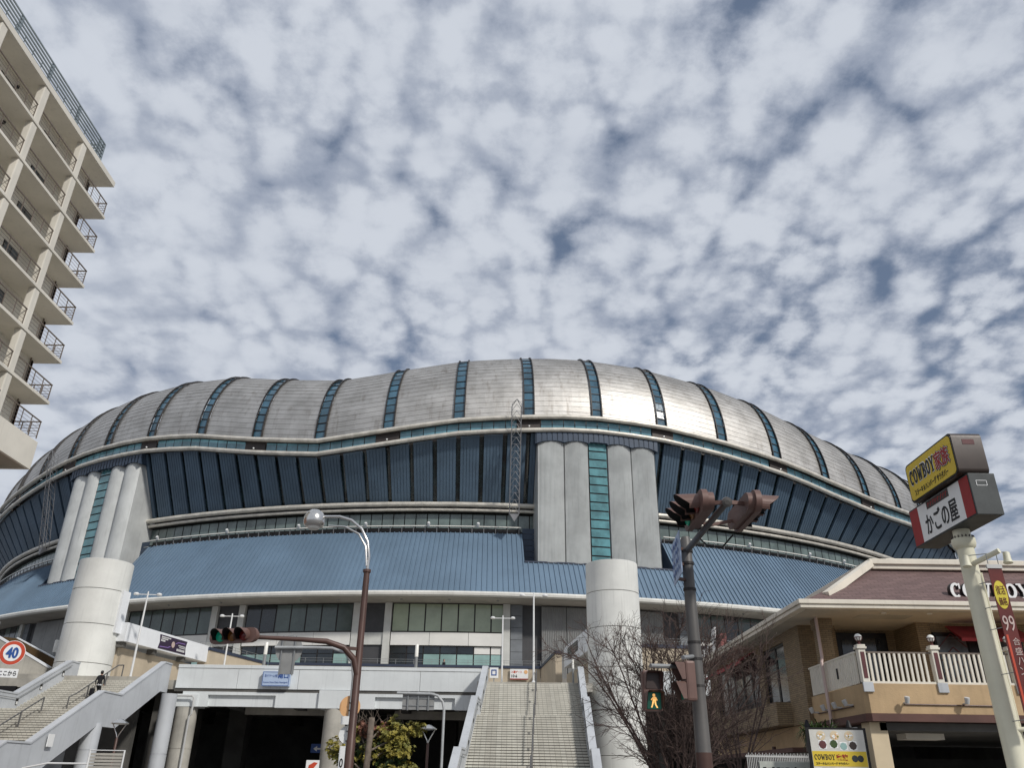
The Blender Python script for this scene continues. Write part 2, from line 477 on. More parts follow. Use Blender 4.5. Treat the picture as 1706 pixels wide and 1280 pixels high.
def slab_letter(ch, w=.8, t=.2):
    """polygons (unit height) of a wide slab-serif capital"""
    P = []
    def ring(cx, cy, rx, ry, a0, a1, tx, ty, n=18):
        o = [(cx + rx * math.cos(R(a0 + (a1 - a0) * i / n)), cy + ry * math.sin(R(a0 + (a1 - a0) * i / n))) for i in range(n + 1)]
        q = [(cx + (rx - tx) * math.cos(R(a0 + (a1 - a0) * i / n)), cy + (ry - ty) * math.sin(R(a0 + (a1 - a0) * i / n))) for i in range(n + 1)]
        for i in range(n): P.append([o[i], o[i + 1], q[i + 1], q[i]])
    def bx(x0, y0, x1, y1): P.append([(x0, y0), (x1, y0), (x1, y1), (x0, y1)])
    def st(x0, y0, x1, y1, k=t): P.append([(x0 - k / 2, y0), (x0 + k / 2, y0), (x1 + k / 2, y1), (x1 - k / 2, y1)])
    if ch == 'C':
        ring(.5 * w, .5, .5 * w, .5, 50, 310, t, t * .7); bx(w * .80, .60, w * .93, .97)
    elif ch == 'O': ring(.5 * w, .5, .5 * w, .5, 0, 360, t, t * .7, 28)
    elif ch == 'W':
        st(.12, 1, .32 * w, 0, t * .9); st(.32 * w, 0, .5 * w, .8, t * .6); st(.5 * w, .8, .7 * w, 0, t * .9); st(.7 * w, 0, w - .1, 1, t * .6)
        bx(-.06, .9, .34, 1.0); bx(w - .28, .9, w + .06, 1.0)
    elif ch == 'B':
        bx(.1, 0, .1 + t, 1); ring(.1 + t, .74, w * .52, .26, -90, 90, t * .9, t * .5, 12); ring(.1 + t, .27, w * .60, .27, -90, 90, t, t * .5, 12)
        bx(0, 0, .32, .1); bx(0, .9, .32, 1.0)
    elif ch == 'Y':
        bx(w / 2 - t / 2, 0, w / 2 + t / 2, .48); st(w / 2, .42, .12, 1, t); st(w / 2, .42, w - .12, 1, t * .7)
        bx(w / 2 - .24, 0, w / 2 + .24, .1); bx(-.06, .9, .3, 1.0); bx(w - .3, .9, w + .06, 1.0)
    return P


def slab_word(name, word, origin, ux, uy, width, height, material, parent, depth=.02, widths=None, tt=.2, grow=0.):
    ws = [{'C': .8, 'O': .86, 'W': 1.15, 'B': .82, 'Y': .9}[c] for c in word]
    tot = sum(ws) + .1 * (len(word) - 1); sx = width / tot
    ux = Vector(ux).normalized(); uy = Vector(uy).normalized(); un = ux.cross(uy); o0 = Vector(origin)
    x = 0; res = []
    for c, w in zip(word, ws):
        mb = MB()
        for k, poly in enumerate(slab_letter(c, w, tt + grow)):
            base = o0 + un * (.0006 * (k % 7))
            mb.prism([base + ux * (x + px) * sx + uy * py * height for px, py in poly], un * depth)
        res.append(mb.build(name, material, parent, fixn=True)); x += w + .1
    return res

# ================================================================== ground
g_ = MB(); g_.quad((-900, -300, 0), (900, -300, 0), (900, 1500, 0), (-900, 1500, 0))
o = g_.build('ground', 'tar'); o['kind'] = 'structure'
g_ = MB(); g_.box((-60, 44, -.1), (60, 61, .12)); g_.box((7, 18, -.1), (60, 44, .121))
o = g_.build('pavement', 'paving'); o['kind'] = 'structure'

# ================================================================== stadium
AZ = R(-1.91); DC = Vector((200 * math.sin(AZ), 200 * math.cos(AZ), 0))
NF = -DC.normalized(); TF = Vector((-NF.y, NF.x, 0))          # towards the street, and to the right


def ring(phi, r, z):
    a = R(phi); return DC + (NF * math.cos(a) + TF * math.sin(a)) * r + Vector((0, 0, z))


WX = [-66, -57, -51.7, -43.3, -38.15, -33.56, -27.67, -22.5, -18.26, -15.7, -12.2, -10.5, -8.8, -7.15, -5.4, -2.14, 1.21, 5.3, 7.91, 12.53, 16.66, 18.38, 23.63, 28.96, 34.31, 39.8, 48, 66]
WZ = [39.6, 40.4, 41.2, 42.54, 43.6, 44.2, 44.1, 43.3, 41.9, 41.3, 40.67, 41.0, 41.37, 41.8, 42.25, 43.2, 43.75, 44.3, 44.45, 44.2, 43.4, 43.1, 41.9, 40.34, 39.5, 39.8, 40.8, 41.0]
def z3a(phi): return interp(phi, WX, WZ)
def z3b(phi): return z3a(phi) - 1.78


st = thing('domed_stadium', 'domed stadium with wavy silver roof over blue panelled walls', 'stadium', tuple(DC))
RT = 105.0
PH0, PH1 = -67., 68.


def frange(a, b, step):
    n = max(1, round((b - a) / step)); return [a + (b - a) * i / n for i in range(n + 1)]


def roof_pt(phi, s, off=0.):
    """s in degrees along the bulging roof edge, 0 at the tube"""
    b = interp(phi, [-60, -40, -20, 20, 38, 60], [10.6, 11.4, 12.1, 12.1, 11.0, 10.4]); a = 8.0
    c, q = math.cos(R(s)), math.sin(R(s))
    nx, nz = c / a, q / b; l = math.hypot(nx, nz)
    return ring(phi, 104.6 - a * (1 - c) + off * nx / l, z3a(phi) + .3 + b * q + off * nz / l)


# profile stations of even length
_prof = [0.]
NC = 24
def _arc():
    ss = [i * .5 for i in range(0, 221)]; L = [0.]
    for i in range(1, len(ss)):
        p, q = ss[i - 1], ss[i]
        L.append(L[-1] + math.hypot(8 * (math.cos(R(q)) - math.cos(R(p))), 12.1 * (math.sin(R(q)) - math.sin(R(p)))))
    return ss, L
SS, LL = _arc()
def s_at(f): return interp(f * LL[-1], LL, SS)

HW = .41                                                    # half width of a glazed strip, degrees
strips = [-2 + 5 * k for k in range(-13, 15)]
for a in strips[:-1]:
    p0, p1 = a + HW, a + 5 - HW
    mb = MB(); ph = frange(p0, p1, .7)
    for c in range(NC):
        s0, s1 = s_at(c / NC), s_at((c + 1) / NC)
        # each course laps over the next one: its lower edge stands proud, its panels sit slightly uneven
        for i in range(len(ph) - 1):
            e0 = .03
            k = rnd.random()
            A, B = roof_pt(ph[i], s0, e0), roof_pt(ph[i + 1], s0, e0)
            C_, D_ = roof_pt(ph[i + 1], s1, .0), roof_pt(ph[i], s1, .0)
            A0, B0 = roof_pt(ph[i], s0, -.05), roof_pt(ph[i + 1], s0, -.05)
            mb.add([A, B, C_, D_, A0, B0], [(0, 1, 2, 3), (4, 5, 1, 0)]); mb.at += [k, 0.]
    mb.build('roof_bay', 'roof_metal', st)
for a in strips:
    if not -62 < a < 62: continue
    fr = MB()
    for sgn in (-1, 1):                                    # dark jambs of the strip
        pp = [roof_pt(a + sgn * (HW - .035), s_at(f / 20), .16) for f in range(21)]
        for i in range(20): fr.bar(pp[i], pp[i + 1], .13, .2, ring(a, 1, 0) - DC)
    NP = 15
    for k in range(NP + 1):
        s = s_at(k / NP); fr.bar(roof_pt(a - HW, s, .02), roof_pt(a + HW, s, .02), .10, .14, ring(a, 1, 0) - DC)
    f = fr.build('skylight_strip', 'dark_frame', st)
    for k in range(NP):
        s0, s1 = s_at(k / NP), s_at((k + 1) / NP)
        tl = rnd.uniform(-.03, .05)
        MB().quad(roof_pt(a - HW + .06, s0, .0), roof_pt(a + HW - .06, s0, .0), roof_pt(a + HW - .06, s1, tl), roof_pt(a - HW + .06, s1, tl)) \
            .build('pane', 'roof_glass', f)
# inner crown behind the bulge
mb = MB(); prof = [(101, 40), (99, 49), (90, 52), (60, 64), (30, 70), (0.1, 72)]
ph = [i * 6 for i in range(60)]
for r, z in prof: mb.v += [tuple(ring(p, r, z)) for p in ph]
for i in range(len(prof) - 1):
    for k in range(60):
        k2 = (k + 1) % 60; mb.f.append((i * 60 + k, i * 60 + k2, (i + 1) * 60 + k2, (i + 1) * 60 + k))
mb.build('roof_crown', 'roof_metal', st, smooth='all')
# back of the drum
mb = MB()
for z in (0., 40.): mb.v += [tuple(ring(p, 98.5, z)) for p in ph]
for k in range(60): mb.f.append((k, (k + 1) % 60, (k + 1) % 60 + 60, k + 60))
mb.build('drum_core', 'recess_dark', st)


def ring_tube(name, r, zf, rad, material, step=2.5, p0=PH0, p1=PH1):
    ph = [p0 + (p1 - p0) * i / round((p1 - p0) / step) for i in range(round((p1 - p0) / step) + 1)]
    ph = [-12.0 - step * math.floor((-12 - p0) / step) + step * i for i in range(int((p1 - p0) / step))]
    mb = MB(); mb.tube([ring(p, r, zf(p)) for p in ph], rad, 12)
    for p in ph: mb.tube([ring(p - .035, r, zf(p)), ring(p + .035, r, zf(p))], rad * 1.05, 12)   # joint sleeves
    return mb.build(name, material, st, smooth=True)


ring_tube('upper_tube', RT + .25, z3a, .30, 'steel_tube')
ring_tube('middle_tube', RT + .1, z3b, .30, 'steel_tube')
ring_tube('lower_tube', 101.35, lambda p: 33.15, .32, 'steel_tube')
ring_tube('bottom_tube', 101.05, lambda p: 32.5, .22, 'steel_tube')

# glass band between the two wavy tubes
bk = MB(); ph = frange(PH0, PH1, 2.5)
for i in range(len(ph) - 1):
    a, b = ph[i], ph[i + 1]
    bk.quad(ring(a, 104.2, z3b(a) - .3), ring(b, 104.2, z3b(b) - .3), ring(b, 104.2, z3a(b) + .5), ring(a, 104.2, z3a(a) + .5))
band = bk.build('clerestory', 'dark_frame', st)
for k in range(-13, 14):
    c = -7 + 10 * (k // 2) + 5 * (k % 2)                    # strips: every other one has a blank box
    base = -7 + 5 * k
    if not -62 < base < 62: continue
    blank = (k % 2 == 0)
    if blank:
        p0, p1 = base - .82, base + .82
        MB().add([ring(p0, 104.75, z3b(p0)), ring(p1, 104.75, z3b(p1)), ring(p1, 104.75, z3a(p1)), ring(p0, 104.75, z3a(p0)),
                  ring(p0, 104.2, z3b(p0)), ring(p1, 104.2, z3b(p1)), ring(p1, 104.2, z3a(p1)), ring(p0, 104.2, z3a(p0))],
                 [(0, 1, 2, 3), (4, 0, 3, 7), (1, 5, 6, 2)]).build('blank_panel', 'blank_brown', band)
        MB().lathe([(.09, 0), (.12, .12), (.1, .25), (.02, .27)], ring(base, 104.95, z3b(base) + .55), 8, NF).build('floodlight', 'lamp_white', band)
    lo, hi = (base + .85, base + 5) if blank else (base, base + 4.15)
    n = 5
    for j in range(n):
        p0 = lo + (hi - lo) * j / n + .03; p1 = lo + (hi - lo) * (j + 1) / n - .03
        r_ = 104.55 + rnd.uniform(-.02, .02)
        mb = MB(); mb.add([ring(p0, r_, z3b(p0) + .25), ring(p1, r_, z3b(p1) + .25), ring(p1, r_ + .05, z3a(p1) - .25), ring(p0, r_ + .05, z3a(p0) - .25)], [(0, 1, 2, 3)])
        mb.build('pane', 'band_glass', band)

# outward leaning blue wall: panels with glazed slots between them
TOWERS = [(-31.6, 4.1), (7.95, 4.35)]                       # centre, half width in degrees
ZB = 33.45


def near_tower(p, extra=0.):
    return any(abs(p - c) < h + extra for c, h in TOWERS)


mb = MB(); ph = frange(PH0, PH1, 5 / 3)
for i in range(len(ph) - 1):
    a, b = ph[i], ph[i + 1]
    mb.quad(ring(a, 100.2, ZB), ring(b, 100.2, ZB), ring(b, 103.95, z3b(b)), ring(a, 103.95, z3b(a)))
slots = mb.build('slot_glazing', 'slot_glass', st)


def lean(phi, t, off=0.):
    """t 0 bottom .. 1 top of the leaning wall"""
    z1 = z3b(phi) - .2
    return ring(phi, 100.55 + (104.4 - 100.55) * t + off, ZB + (z1 - ZB) * t)


k0 = int(PH0 / (5 / 3))
for k in range(k0, -k0 + 1):
    a = -12 + k * 5 / 3 + .15; b = a + 5 / 3 - .30
    for c, h in TOWERS:                                     # panels stop at the tower sides
        if a < c - h < b: b = c - h - .02
        elif a < c + h < b: a = c + h + .02
    if near_tower((a + b) / 2) or b - a < .1: continue
    mb = MB(); nb = max(1, round((b - a) / .228))
    for j in range(nb):
        p0 = a + (b - a) * j / nb + .018; p1 = a + (b - a) * (j + 1) / nb - .018
        n = 3
        for q in range(n):
            t0, t1 = q / n, (q + 1) / n
            mb.quad(lean(p0, t0, .0), lean(p1, t0, .0), lean(p1, t1, .0), lean(p0, t1, .0))
            mb.quad(lean(p1, t0, .0), lean(p1, t0, -.08), lean(p1, t1, -.08), lean(p1, t1, .0))
            mb.quad(lean(p0, t0, -.08), lean(p0, t0, .0), lean(p0, t1, .0), lean(p0, t1, -.08))
            if j < nb - 1:
                g0 = p1 + .036
                mb.quad(lean(p1, t0, -.08), lean(g0, t0, -.08), lean(g0, t1, -.08), lean(p1, t1, -.08))
    for p in (a, b):
        mb.quad(lean(p, 0, 0), lean(p, 0, -.35), lean(p, 1, -.35), lean(p, 1, 0))
    mb.quad(lean(a, 0, 0), lean(a, 0, -.35), lean(b, 0, -.35), lean(b, 0, 0))
    mb.build('wall_panel', 'wall_blue', st)

# lower clerestory under the twin tubes
mb = MB()
for i in range(len(ph) - 1):
    a, b = ph[i], ph[i + 1]
    mb.quad(ring(a, 100.1, 28.5), ring(b, 100.1, 28.5), ring(b, 100.1, ZB), ring(a, 100.1, ZB))
    mb.quad(ring(a, 100.1, 32.25), ring(b, 100.1, 32.25), ring(b, 101.1, 32.3), ring(a, 101.1, 32.3))
lower = mb.build('lower_clerestory', 'dark_frame', st)
for k in range(-72, 74):
    a = k * 5 / 6 + .035; b = (k + 1) * 5 / 6 - .035
    if near_tower((a + b) / 2, -.3): continue
    mb = MB(); r_ = 100.35 + rnd.uniform(-.012, .012); r2 = r_ + rnd.uniform(-.015, .015)
    mb.quad(ring(a, r_, 30.0), ring(b, r2, 30.0), ring(b, r2, 32.15), ring(a, r_, 32.15)).build('pane', 'low_glass', lower)

# steep blue standing-seam skirt roof, notched round the towers
E_R, E_Z, T_R, T_Z = 107.75, 20.75, 101.6, 29.35


def skirt(phi, t, off=0.):
    dx, dz = (T_Z - E_Z), (E_R - T_R); l = math.hypot(dx, dz)
    return ring(phi, E_R + (T_R - E_R) * t + off * dx / l, E_Z + (T_Z - E_Z) * t + off * dz / l)


TN = .5                                                     # fraction up to which the roof goes in the notches
NW = .85
seg = []
edges = [PH0] + [x for c, h in TOWERS for x in (c - h - NW, c + h + NW)] + [PH1]
for i in range(len(edges) - 1):
    seg.append((edges[i], edges[i + 1], TN if i % 2 else 1.))
for a, b, t in seg:
    mb = MB(); ph2 = frange(a, b, 1.)
    for i in range(len(ph2) - 1):
        mb.quad(skirt(ph2[i], 0), skirt(ph2[i + 1], 0), skirt(ph2[i + 1], t), skirt(ph2[i], t))
    panel = mb.build('skirt_roof', 'roof_blue', st)
    rb = MB(); k = math.ceil(a * 3)
    while k / 3 < b - .05:
        p = k / 3; k += 1
        if abs(p - a) < .05: continue
        w = .028
        P_ = [skirt(p - w, 0.0, 0), skirt(p + w, 0.0, 0), skirt(p + w, 0.0, .11), skirt(p - w, 0.0, .11),
              skirt(p - w, t, 0), skirt(p + w, t, 0), skirt(p + w, t, .11), skirt(p - w, t, .11)]
        rb.add(P_, [(3, 2, 6, 7), (0, 3, 7, 4), (2, 1, 5, 6), (0, 1, 2, 3), (4, 7, 6, 5)])
    rb.build('standing_seams', 'roof_blue', panel, kind='stuff')
for c, h in TOWERS:                                         # the notch: cheeks, sill and boarded back wall
    for sg in (-1, 1):
        p = c + sg * (h + NW)
        mb = MB(); mb.add([skirt(p, TN, .02), skirt(p, 1, .02), ring(p, T_R - .6, T_Z), ring(p, T_R - .6, E_Z + (T_Z - E_Z) * TN)], [(0, 1, 2, 3)])
        mb.build('notch_cheek', 'hood_blue', st)
        nb = 7; z0 = E_Z + (T_Z - E_Z) * TN
        q0, q1 = sorted((p, c + sg * (h - .3)))
        for j in range(nb):
            za = z0 + (30.2 - z0) * j / nb; zb_ = z0 + (30.2 - z0) * (j + 1) / nb - .05
            MB().add([ring(q0, 101.5, za), ring(q1, 101.5, za), ring(q1, 101.5, zb_), ring(q0, 101.5, zb_), ring(q0, 101.4, zb_), ring(q1, 101.4, zb_)],
                     [(0, 1, 2, 3), (3, 2, 5, 4)]).build('notch_board', 'hood_blue', st)
    a, b = c - h - NW, c + h + NW
    mb = MB(); n = 10; z0 = E_Z + (T_Z - E_Z) * TN
    for j in range(n):
        p0, p1 = a + (b - a) * j / n, a + (b - a) * (j + 1) / n
        r0 = E_R + (T_R - E_R) * TN
        mb.quad(ring(p0, r0 + .1, z0 + .02), ring(p1, r0 + .1, z0 + .02), ring(p1, r0 + .1, z0 + .2), ring(p0, r0 + .1, z0 + .2))
        mb.quad(ring(p0, r0 + .1, z0 + .2), ring(p1, r0 + .1, z0 + .2), ring(p1, 101.2, z0 + .2), ring(p0, 101.2, z0 + .2))
    mb.build('notch_sill', 'navy_coping', st)
# gutter rail on top of the skirt roof
for a, b, t in seg:
    if t < 1: continue
    mb = MB(); ph2 = frange(a + .1, b - .1, 1.)
    for i in range(len(ph2) - 1):
        A, B = ring(ph2[i], 101.75, 30.15), ring(ph2[i + 1], 101.75, 30.15)
        mb.bar(A, B, .2, .11)
    g0 = mb.build('gutter_rail', 'eave_white', st)
    pk = MB(); p = math.ceil(a / .8333) * .8333
    while p < b:
        pk.bar(ring(p, 101.6, 29.3), ring(p, 101.7, 30.1), .09, .09); p += .8333
    pk.build('rail_posts', 'mast_grey', g0, kind='stuff')
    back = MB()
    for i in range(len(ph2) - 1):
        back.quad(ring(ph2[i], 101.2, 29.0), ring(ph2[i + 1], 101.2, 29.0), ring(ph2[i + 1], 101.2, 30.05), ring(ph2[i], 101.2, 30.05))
    back.build('painted_gutter_shade', 'black_frame', g0)  # black sheet painted as the shade in the gap under the rail
for p in (-25.6, -19.2, -13.4, -8.4, -3.9, -.4, 16.2, 20.5, 26.5, 30.5):
    mb = MB(); c = ring(p, 102.1, 30.3)
    mb.lathe([(.05, -.3), (.16, -.28), (.2, .1), (.17, .25), (.02, .27)], c, 8, (NF + Vector((0, 0, .9))))
    mb.build('spotlight', 'lamp_white', st, smooth=True)

# eaves gutter, soffit
mb = MB(); ph2 = frange(PH0, PH1, .9)
prof = [(107.55, 20.85), (107.95, 20.8), (108.1, 20.6), (108.05, 20.35), (107.8, 20.22), (107.3, 20.2)]
for i in range(len(ph2) - 1):
    for (r0, z0), (r1, z1) in zip(prof, prof[1:]):
        mb.quad(ring(ph2[i], r1, z1), ring(ph2[i + 1], r1, z1), ring(ph2[i + 1], r0, z0), ring(ph2[i], r0, z0))
mb.build('eaves_gutter', 'eave_white', st, smooth=True)
mb = MB()
for i in range(len(ph2) - 1):
    a, b = ph2[i], ph2[i + 1]
    mb.quad(ring(a, 107.6, 20.18), ring(b, 107.6, 20.18), ring(b, 103.2, 20.10), ring(a, 103.2, 20.10))
mb.build('soffit', 'soffit', st)
for p in [-21, -17, -11.5, -9, -5, -2, 1, 15, 17.5, 20]:
    MB().lathe([(.12, 0), (.12, -.1), (.02, -.12)], ring(p, 106.3, 20.15), 10).build('downlight', 'grey_post', st)

# concourse front under the eaves
FR = 104.5
mb = MB()
for i in range(len(ph2) - 1):
    a, b = ph2[i], ph2[i + 1]
    mb.quad(ring(a, FR - .5, 8), ring(b, FR - .5, 8), ring(b, FR - .5, 20.15), ring(a, FR - .5, 20.15))
mb.build('concourse_wall', 'recess_dark', st)


def fbox(name, p0, p1, r0, r1, z0, z1, material, parent=None, bevel=0.):
    n = max(1, round((p1 - p0) / 1.)); mb = MB()
    for j in range(n):
        a, b = p0 + (p1 - p0) * j / n, p0 + (p1 - p0) * (j + 1) / n
        mb.quad(ring(a, r1, z0), ring(b, r1, z0), ring(b, r1, z1), ring(a, r1, z1))
        mb.quad(ring(a, r1, z1), ring(b, r1, z1), ring(b, r0, z1), ring(a, r0, z1))
        mb.quad(ring(a, r0, z0), ring(b, r0, z0), ring(b, r1, z0), ring(a, r1, z0))
    mb.quad(ring(p0, r0, z0), ring(p0, r1, z0), ring(p0, r1, z1), ring(p0, r0, z1))
    mb.quad(ring(p1, r1, z0), ring(p1, r0, z0), ring(p1, r0, z1), ring(p1, r1, z1))
    return mb.build(name, material, parent or st)


def window_bay(p0, p1, kinds, npan, lowkinds):
    f = fbox('window', p0, p1, FR - .45, FR - .2, 16.75, 20.08, 'dark_frame')
    for j in range(npan):
        a = p0 + (p1 - p0) * j / npan + .045; b = p0 + (p1 - p0) * (j + 1) / npan - .045
        r_ = FR - .16 + rnd.uniform(-.01, .01)
        MB().quad(ring(a, r_, 16.9), ring(b, r_, 16.9), ring(b, r_, 19.98), ring(a, r_, 19.98)).build('pane', kinds[j % len(kinds)], f)
    ns = max(1, round((p1 - p0) / 2.45))
    for j in range(ns):
        a = p0 + (p1 - p0) * j / ns + .012; b = p0 + (p1 - p0) * (j + 1) / ns - .012
        fbox('spandrel_panel', a, b, FR - .4, FR + .05, 15.3, 16.72, 'spandrel')
    f = fbox('window', p0, p1, FR - .45, FR - .25, 8.5, 15.28, 'dark_frame')
    for j in range(npan):
        a = p0 + (p1 - p0) * j / npan + .04; b = p0 + (p1 - p0) * (j + 1) / npan - .04
        for z0, z1, kk in ((14.42, 15.2, lowkinds[0]), (12.4, 14.34, lowkinds[1])):
            m_ = kk[j % len(kk)]
            MB().quad(ring(a, FR - .2, z0), ring(b, FR - .2, z0), ring(b, FR - .2, z1), ring(a, FR - .2, z1)).build('pane', m_, f)


def pier_group(c):
    for sg in (-1, 1):
        fbox('pilaster', c + sg * 1.03 - .22, c + sg * 1.03 + .22, FR - .5, FR + .12, 8, 20.08, 'pilaster')
    fbox('recess_panel', c - .78, c + .78, FR - .5, FR - .3, 8, 20.08, 'recess_dark')
    fbox('recess_transom', c - .8, c + .8, FR - .5, FR - .1, 15.35, 16.7, 'pilaster')


for c in (-17, -7, 23.2, 33.2): pier_group(c)
BD, BG, PD, PT, SW = 'blind_dark', 'blind_green', 'pane_dark', 'pane_teal', 'spandrel'
window_bay(-15.65, -8.3, [PD, PD, BD, BD, BD, BD, BD], 7, ([PD], [PT, PT, PT, PT, PD, PD]))
window_bay(-5.7, 1.7, [BG], 7, ([PD, PD, PD, PD, PD, SW, SW], [PD, PD, PT, PT, PT, PT, PT]))
window_bay(-26.2, -18.3, [BD], 8, ([PD], [PD, PT, PD]))
window_bay(14.6, 21.9, [BD, BD, PD], 7, ([PD], [PT, PD]))
window_bay(24.5, 31.9, [BD, PD], 7, ([PD], [PT, PD]))
window_bay(-44.5, -37.7, [BD, PD], 7, ([PD], [PD]))
window_bay(-54.5, -47., [BD], 7, ([PD], [PD]))
fbox('pilaster', -46., -45.4, FR - .5, FR + .12, 8, 20.08, 'pilaster')
for c, h in TOWERS:                                         # silver cladding and grey stone flanks below each tower
    for sg in (-1, 1):
        q = sorted((c + sg * (h + 1.75), c + sg * (h + 2.2))); fbox('pilaster', q[0], q[1], FR - .5, FR + .12, 8, 20.08, 'pilaster')
        q = sorted((c + sg * (h + .95), c + sg * (h + 1.7)))
        for j in range(9):
            z0 = 8 + j * 1.35; fbox('stone_slab', q[0], q[1], FR - .5, FR - .1 - .006 * j, z0 + .02, min(20.06, z0 + 1.33), 'stone_grey')
    n = 5
    for j in range(n):
        a = c - h + .25 + (2 * h - .5) * j / n + .02; b = c - h + .25 + (2 * h - .5) * (j + 1) / n - .02
        mb = MB(); m = 14
        for q in range(m):                                  # fluted sheet
            pa = a + (b - a) * q / m; pb = a + (b - a) * (q + 1) / m; pm = (pa + pb) / 2
            mb.quad(ring(pa, FR + .1, 8), ring(pm, FR + .18, 8), ring(pm, FR + .18, 19.9), ring(pa, FR + .1, 19.9))
            mb.quad(ring(pm, FR + .18, 8), ring(pb, FR + .1, 8), ring(pb, FR + .1, 19.9), ring(pm, FR + .18, 19.9))
        mb.build('cladding_sheet', 'metal_cladding', st)

# silver towers
for c, h in TOWERS:
    z0 = E_Z + (T_Z - E_Z) * TN + .1
    fr = [0, .222, .425, .585, .79, 1.]
    tw = MB()
    for sg in (-1, 1):
        p = c + sg * h
        tw.quad(ring(p, 99, z0), ring(p, 104.45, z0), ring(p, 104.45, 41.2), ring(p, 99, 41.2))
    tw.quad(ring(c - h, 104.2, z0), ring(c + h, 104.2, z0), ring(c + h, 104.2, 41.2), ring(c - h, 104.2, 41.2))
    t_ = tw.build('service_tower', 'tower_silver', st)
    for j in (0, 1, 3, 4):
        a = c - h + 2 * h * fr[j] + .03; b = c - h + 2 * h * fr[j + 1] - .03
        mb = MB(); n = 44
        pts = []
        for q in range(n + 1):
            u = q / n; p = a + (b - a) * u
            pts.append((p, 104.4 + .36 * math.sin(math.pi * u) ** .8 + (.075 if q % 2 else 0)))
        for q in range(n):
            (pa, ra), (pb, rb_) = pts[q], pts[q + 1]
            mb.quad(ring(pa, ra, z0), ring(pb, rb_, z0), ring(pb, rb_, 41.3), ring(pa, ra, 41.3))
        for (pa, ra) in (pts[0], pts[-1]): mb.quad(ring(pa, ra, z0), ring(pa, 103.9, z0), ring(pa, 103.9, 41.3), ring(pa, ra, 41.3))
        mb.build('shaft', 'tower_silver', t_)
    a = c - h + 2 * h * fr[2] + .05; b = c - h + 2 * h * fr[3] - .05
    n = 14; gz = (41.2 - z0) / n
    fbox('glass_frame', a - .02, b + .02, 103.9, 104.3, z0, 41.2, 'dark_frame', t_)
    for j in range(n):
        za = z0 + gz * j + .1; zb_ = z0 + gz * (j + 1) - .06
        MB().add([ring(a, 104.42, za), ring(b, 104.42, za), ring(b, 104.36, zb_), ring(a, 104.36, zb_)], [(0, 1, 2, 3)]).build('pane', 'tower_glass', t_)
    # blue ribbed hood with scalloped lower edge over the shafts
    mb = MB(); n = 96; a, b = c - h - .15, c + h + .15

    def hood_z(p):
        u = (p - (c - h)) / (2 * h)
        if u < 0 or u > 1: return z3b(c + (h if u > .5 else -h)) - 1.8
        for q in range(5):
            if fr[q] <= u <= fr[q + 1]:
                w = (u - fr[q]) / (fr[q + 1] - fr[q])
                return z3b(p) - 1.75 + (.3 * math.sin(math.pi * w) ** .7 if q != 2 else .22)
        return z3b(p) - 1.9
    for j in range(n):
        p0 = a + (b - a) * j / n; p1 = a + (b - a) * (j + 1) / n
        r_ = 105.0 if j % 4 else 104.92
        mb.quad(ring(p0, r_ - .02, hood_z(p0)), ring(p1, r_ - .02, hood_z(p1)), ring(p1, r_ + .02, z3b(p1) - .15), ring(p0, r_ + .02, z3b(p0) - .15))
        mb.quad(ring(p0, r_ - .5, hood_z(p0)), ring(p1, r_ - .5, hood_z(p1)), ring(p1, r_ - .02, hood_z(p1)), ring(p0, r_ - .02, hood_z(p0)))
    for p in (a, b):
        mb.quad(ring(p, 105., hood_z(p)), ring(p, 103., hood_z(p)), ring(p, 104., z3b(p) - .15), ring(p, 105., z3b(p) - .15))
    mb.build('hood', 'hood_blue', t_)

# lattice access masts leaning out over the tubes
for p in (2.05, -38.6):
    mb = MB(); lo = [ring(p + sg * .33, 103.3 + d, 31.2) for sg in (-1, 1) for d in (0, .9)]
    hi = [ring(p + sg * .33, 105.6 + d, 45.2) for sg in (-1, 1) for d in (0, .9)]
    n = 16
    for a_, b_ in zip(lo, hi): mb.bar(a_, b_, .07, .07)
    for j in range(n):
        t0, t1 = j / n, (j + 1) / n
        L0, R0 = lo[1].lerp(hi[1], t0), lo[3].lerp(hi[3], t0); L1, R1 = lo[1].lerp(hi[1], t1), lo[3].lerp(hi[3], t1)
        l0, r0 = lo[0].lerp(hi[0], t0), lo[2].lerp(hi[2], t0); l1 = lo[0].lerp(hi[0], t1)
        mid = (L1 + R1) / 2
        mb.bar(L0, mid, .045, .045); mb.bar(R0, mid, .045, .045); mb.bar(L0, R0, .035, .035); mb.bar(l0, L1, .035, .035); mb.bar(r0, R1, .035, .035)
    tip = (hi[1] + hi[3]) / 2 + Vector((0, 0, .7))
    for q in hi: mb.bar(q, tip, .06, .06)
    foot = (lo[1] + lo[3]) / 2 + Vector((0, 0, -1.0))
    ms = mb.build('lattice_mast', 'mast_grey', st)
    MB().add(lo + [foot], [(0, 1, 4), (1, 3, 4), (3, 2, 4), (2, 0, 4), (0, 2, 3, 1)]).build('mast_foot', 'mast_grey', ms)

# ================================================================== raised deck, stairs, plaza
DK = 8.0
V = Vector


def wall_poly(profile, x, thick):
    """profile: (y, z) outline in a plane x = const"""
    return [(x, y, z) for y, z in profile], (thick, 0, 0)


# ---- deck with girder, fascia panels, round columns
deck = thing('pedestrian_deck', 'white elevated pedestrian deck spanning the dark underpass', 'deck', (-13, 64, 0))
mb = MB(); mb.box((-60, 64.05, 7.35), (45, 88.9, DK)); mb.box((-33, 62.0, 7.6), (-25.5, 64.05, DK - .003)); mb.box((-2.2, 61.9, 7.4), (6.2, 64.05, DK - .004)); mb.box((-60, 88.9, 7.3), (60, 96, 7.9))
mb.build('slab', 'concrete', deck)


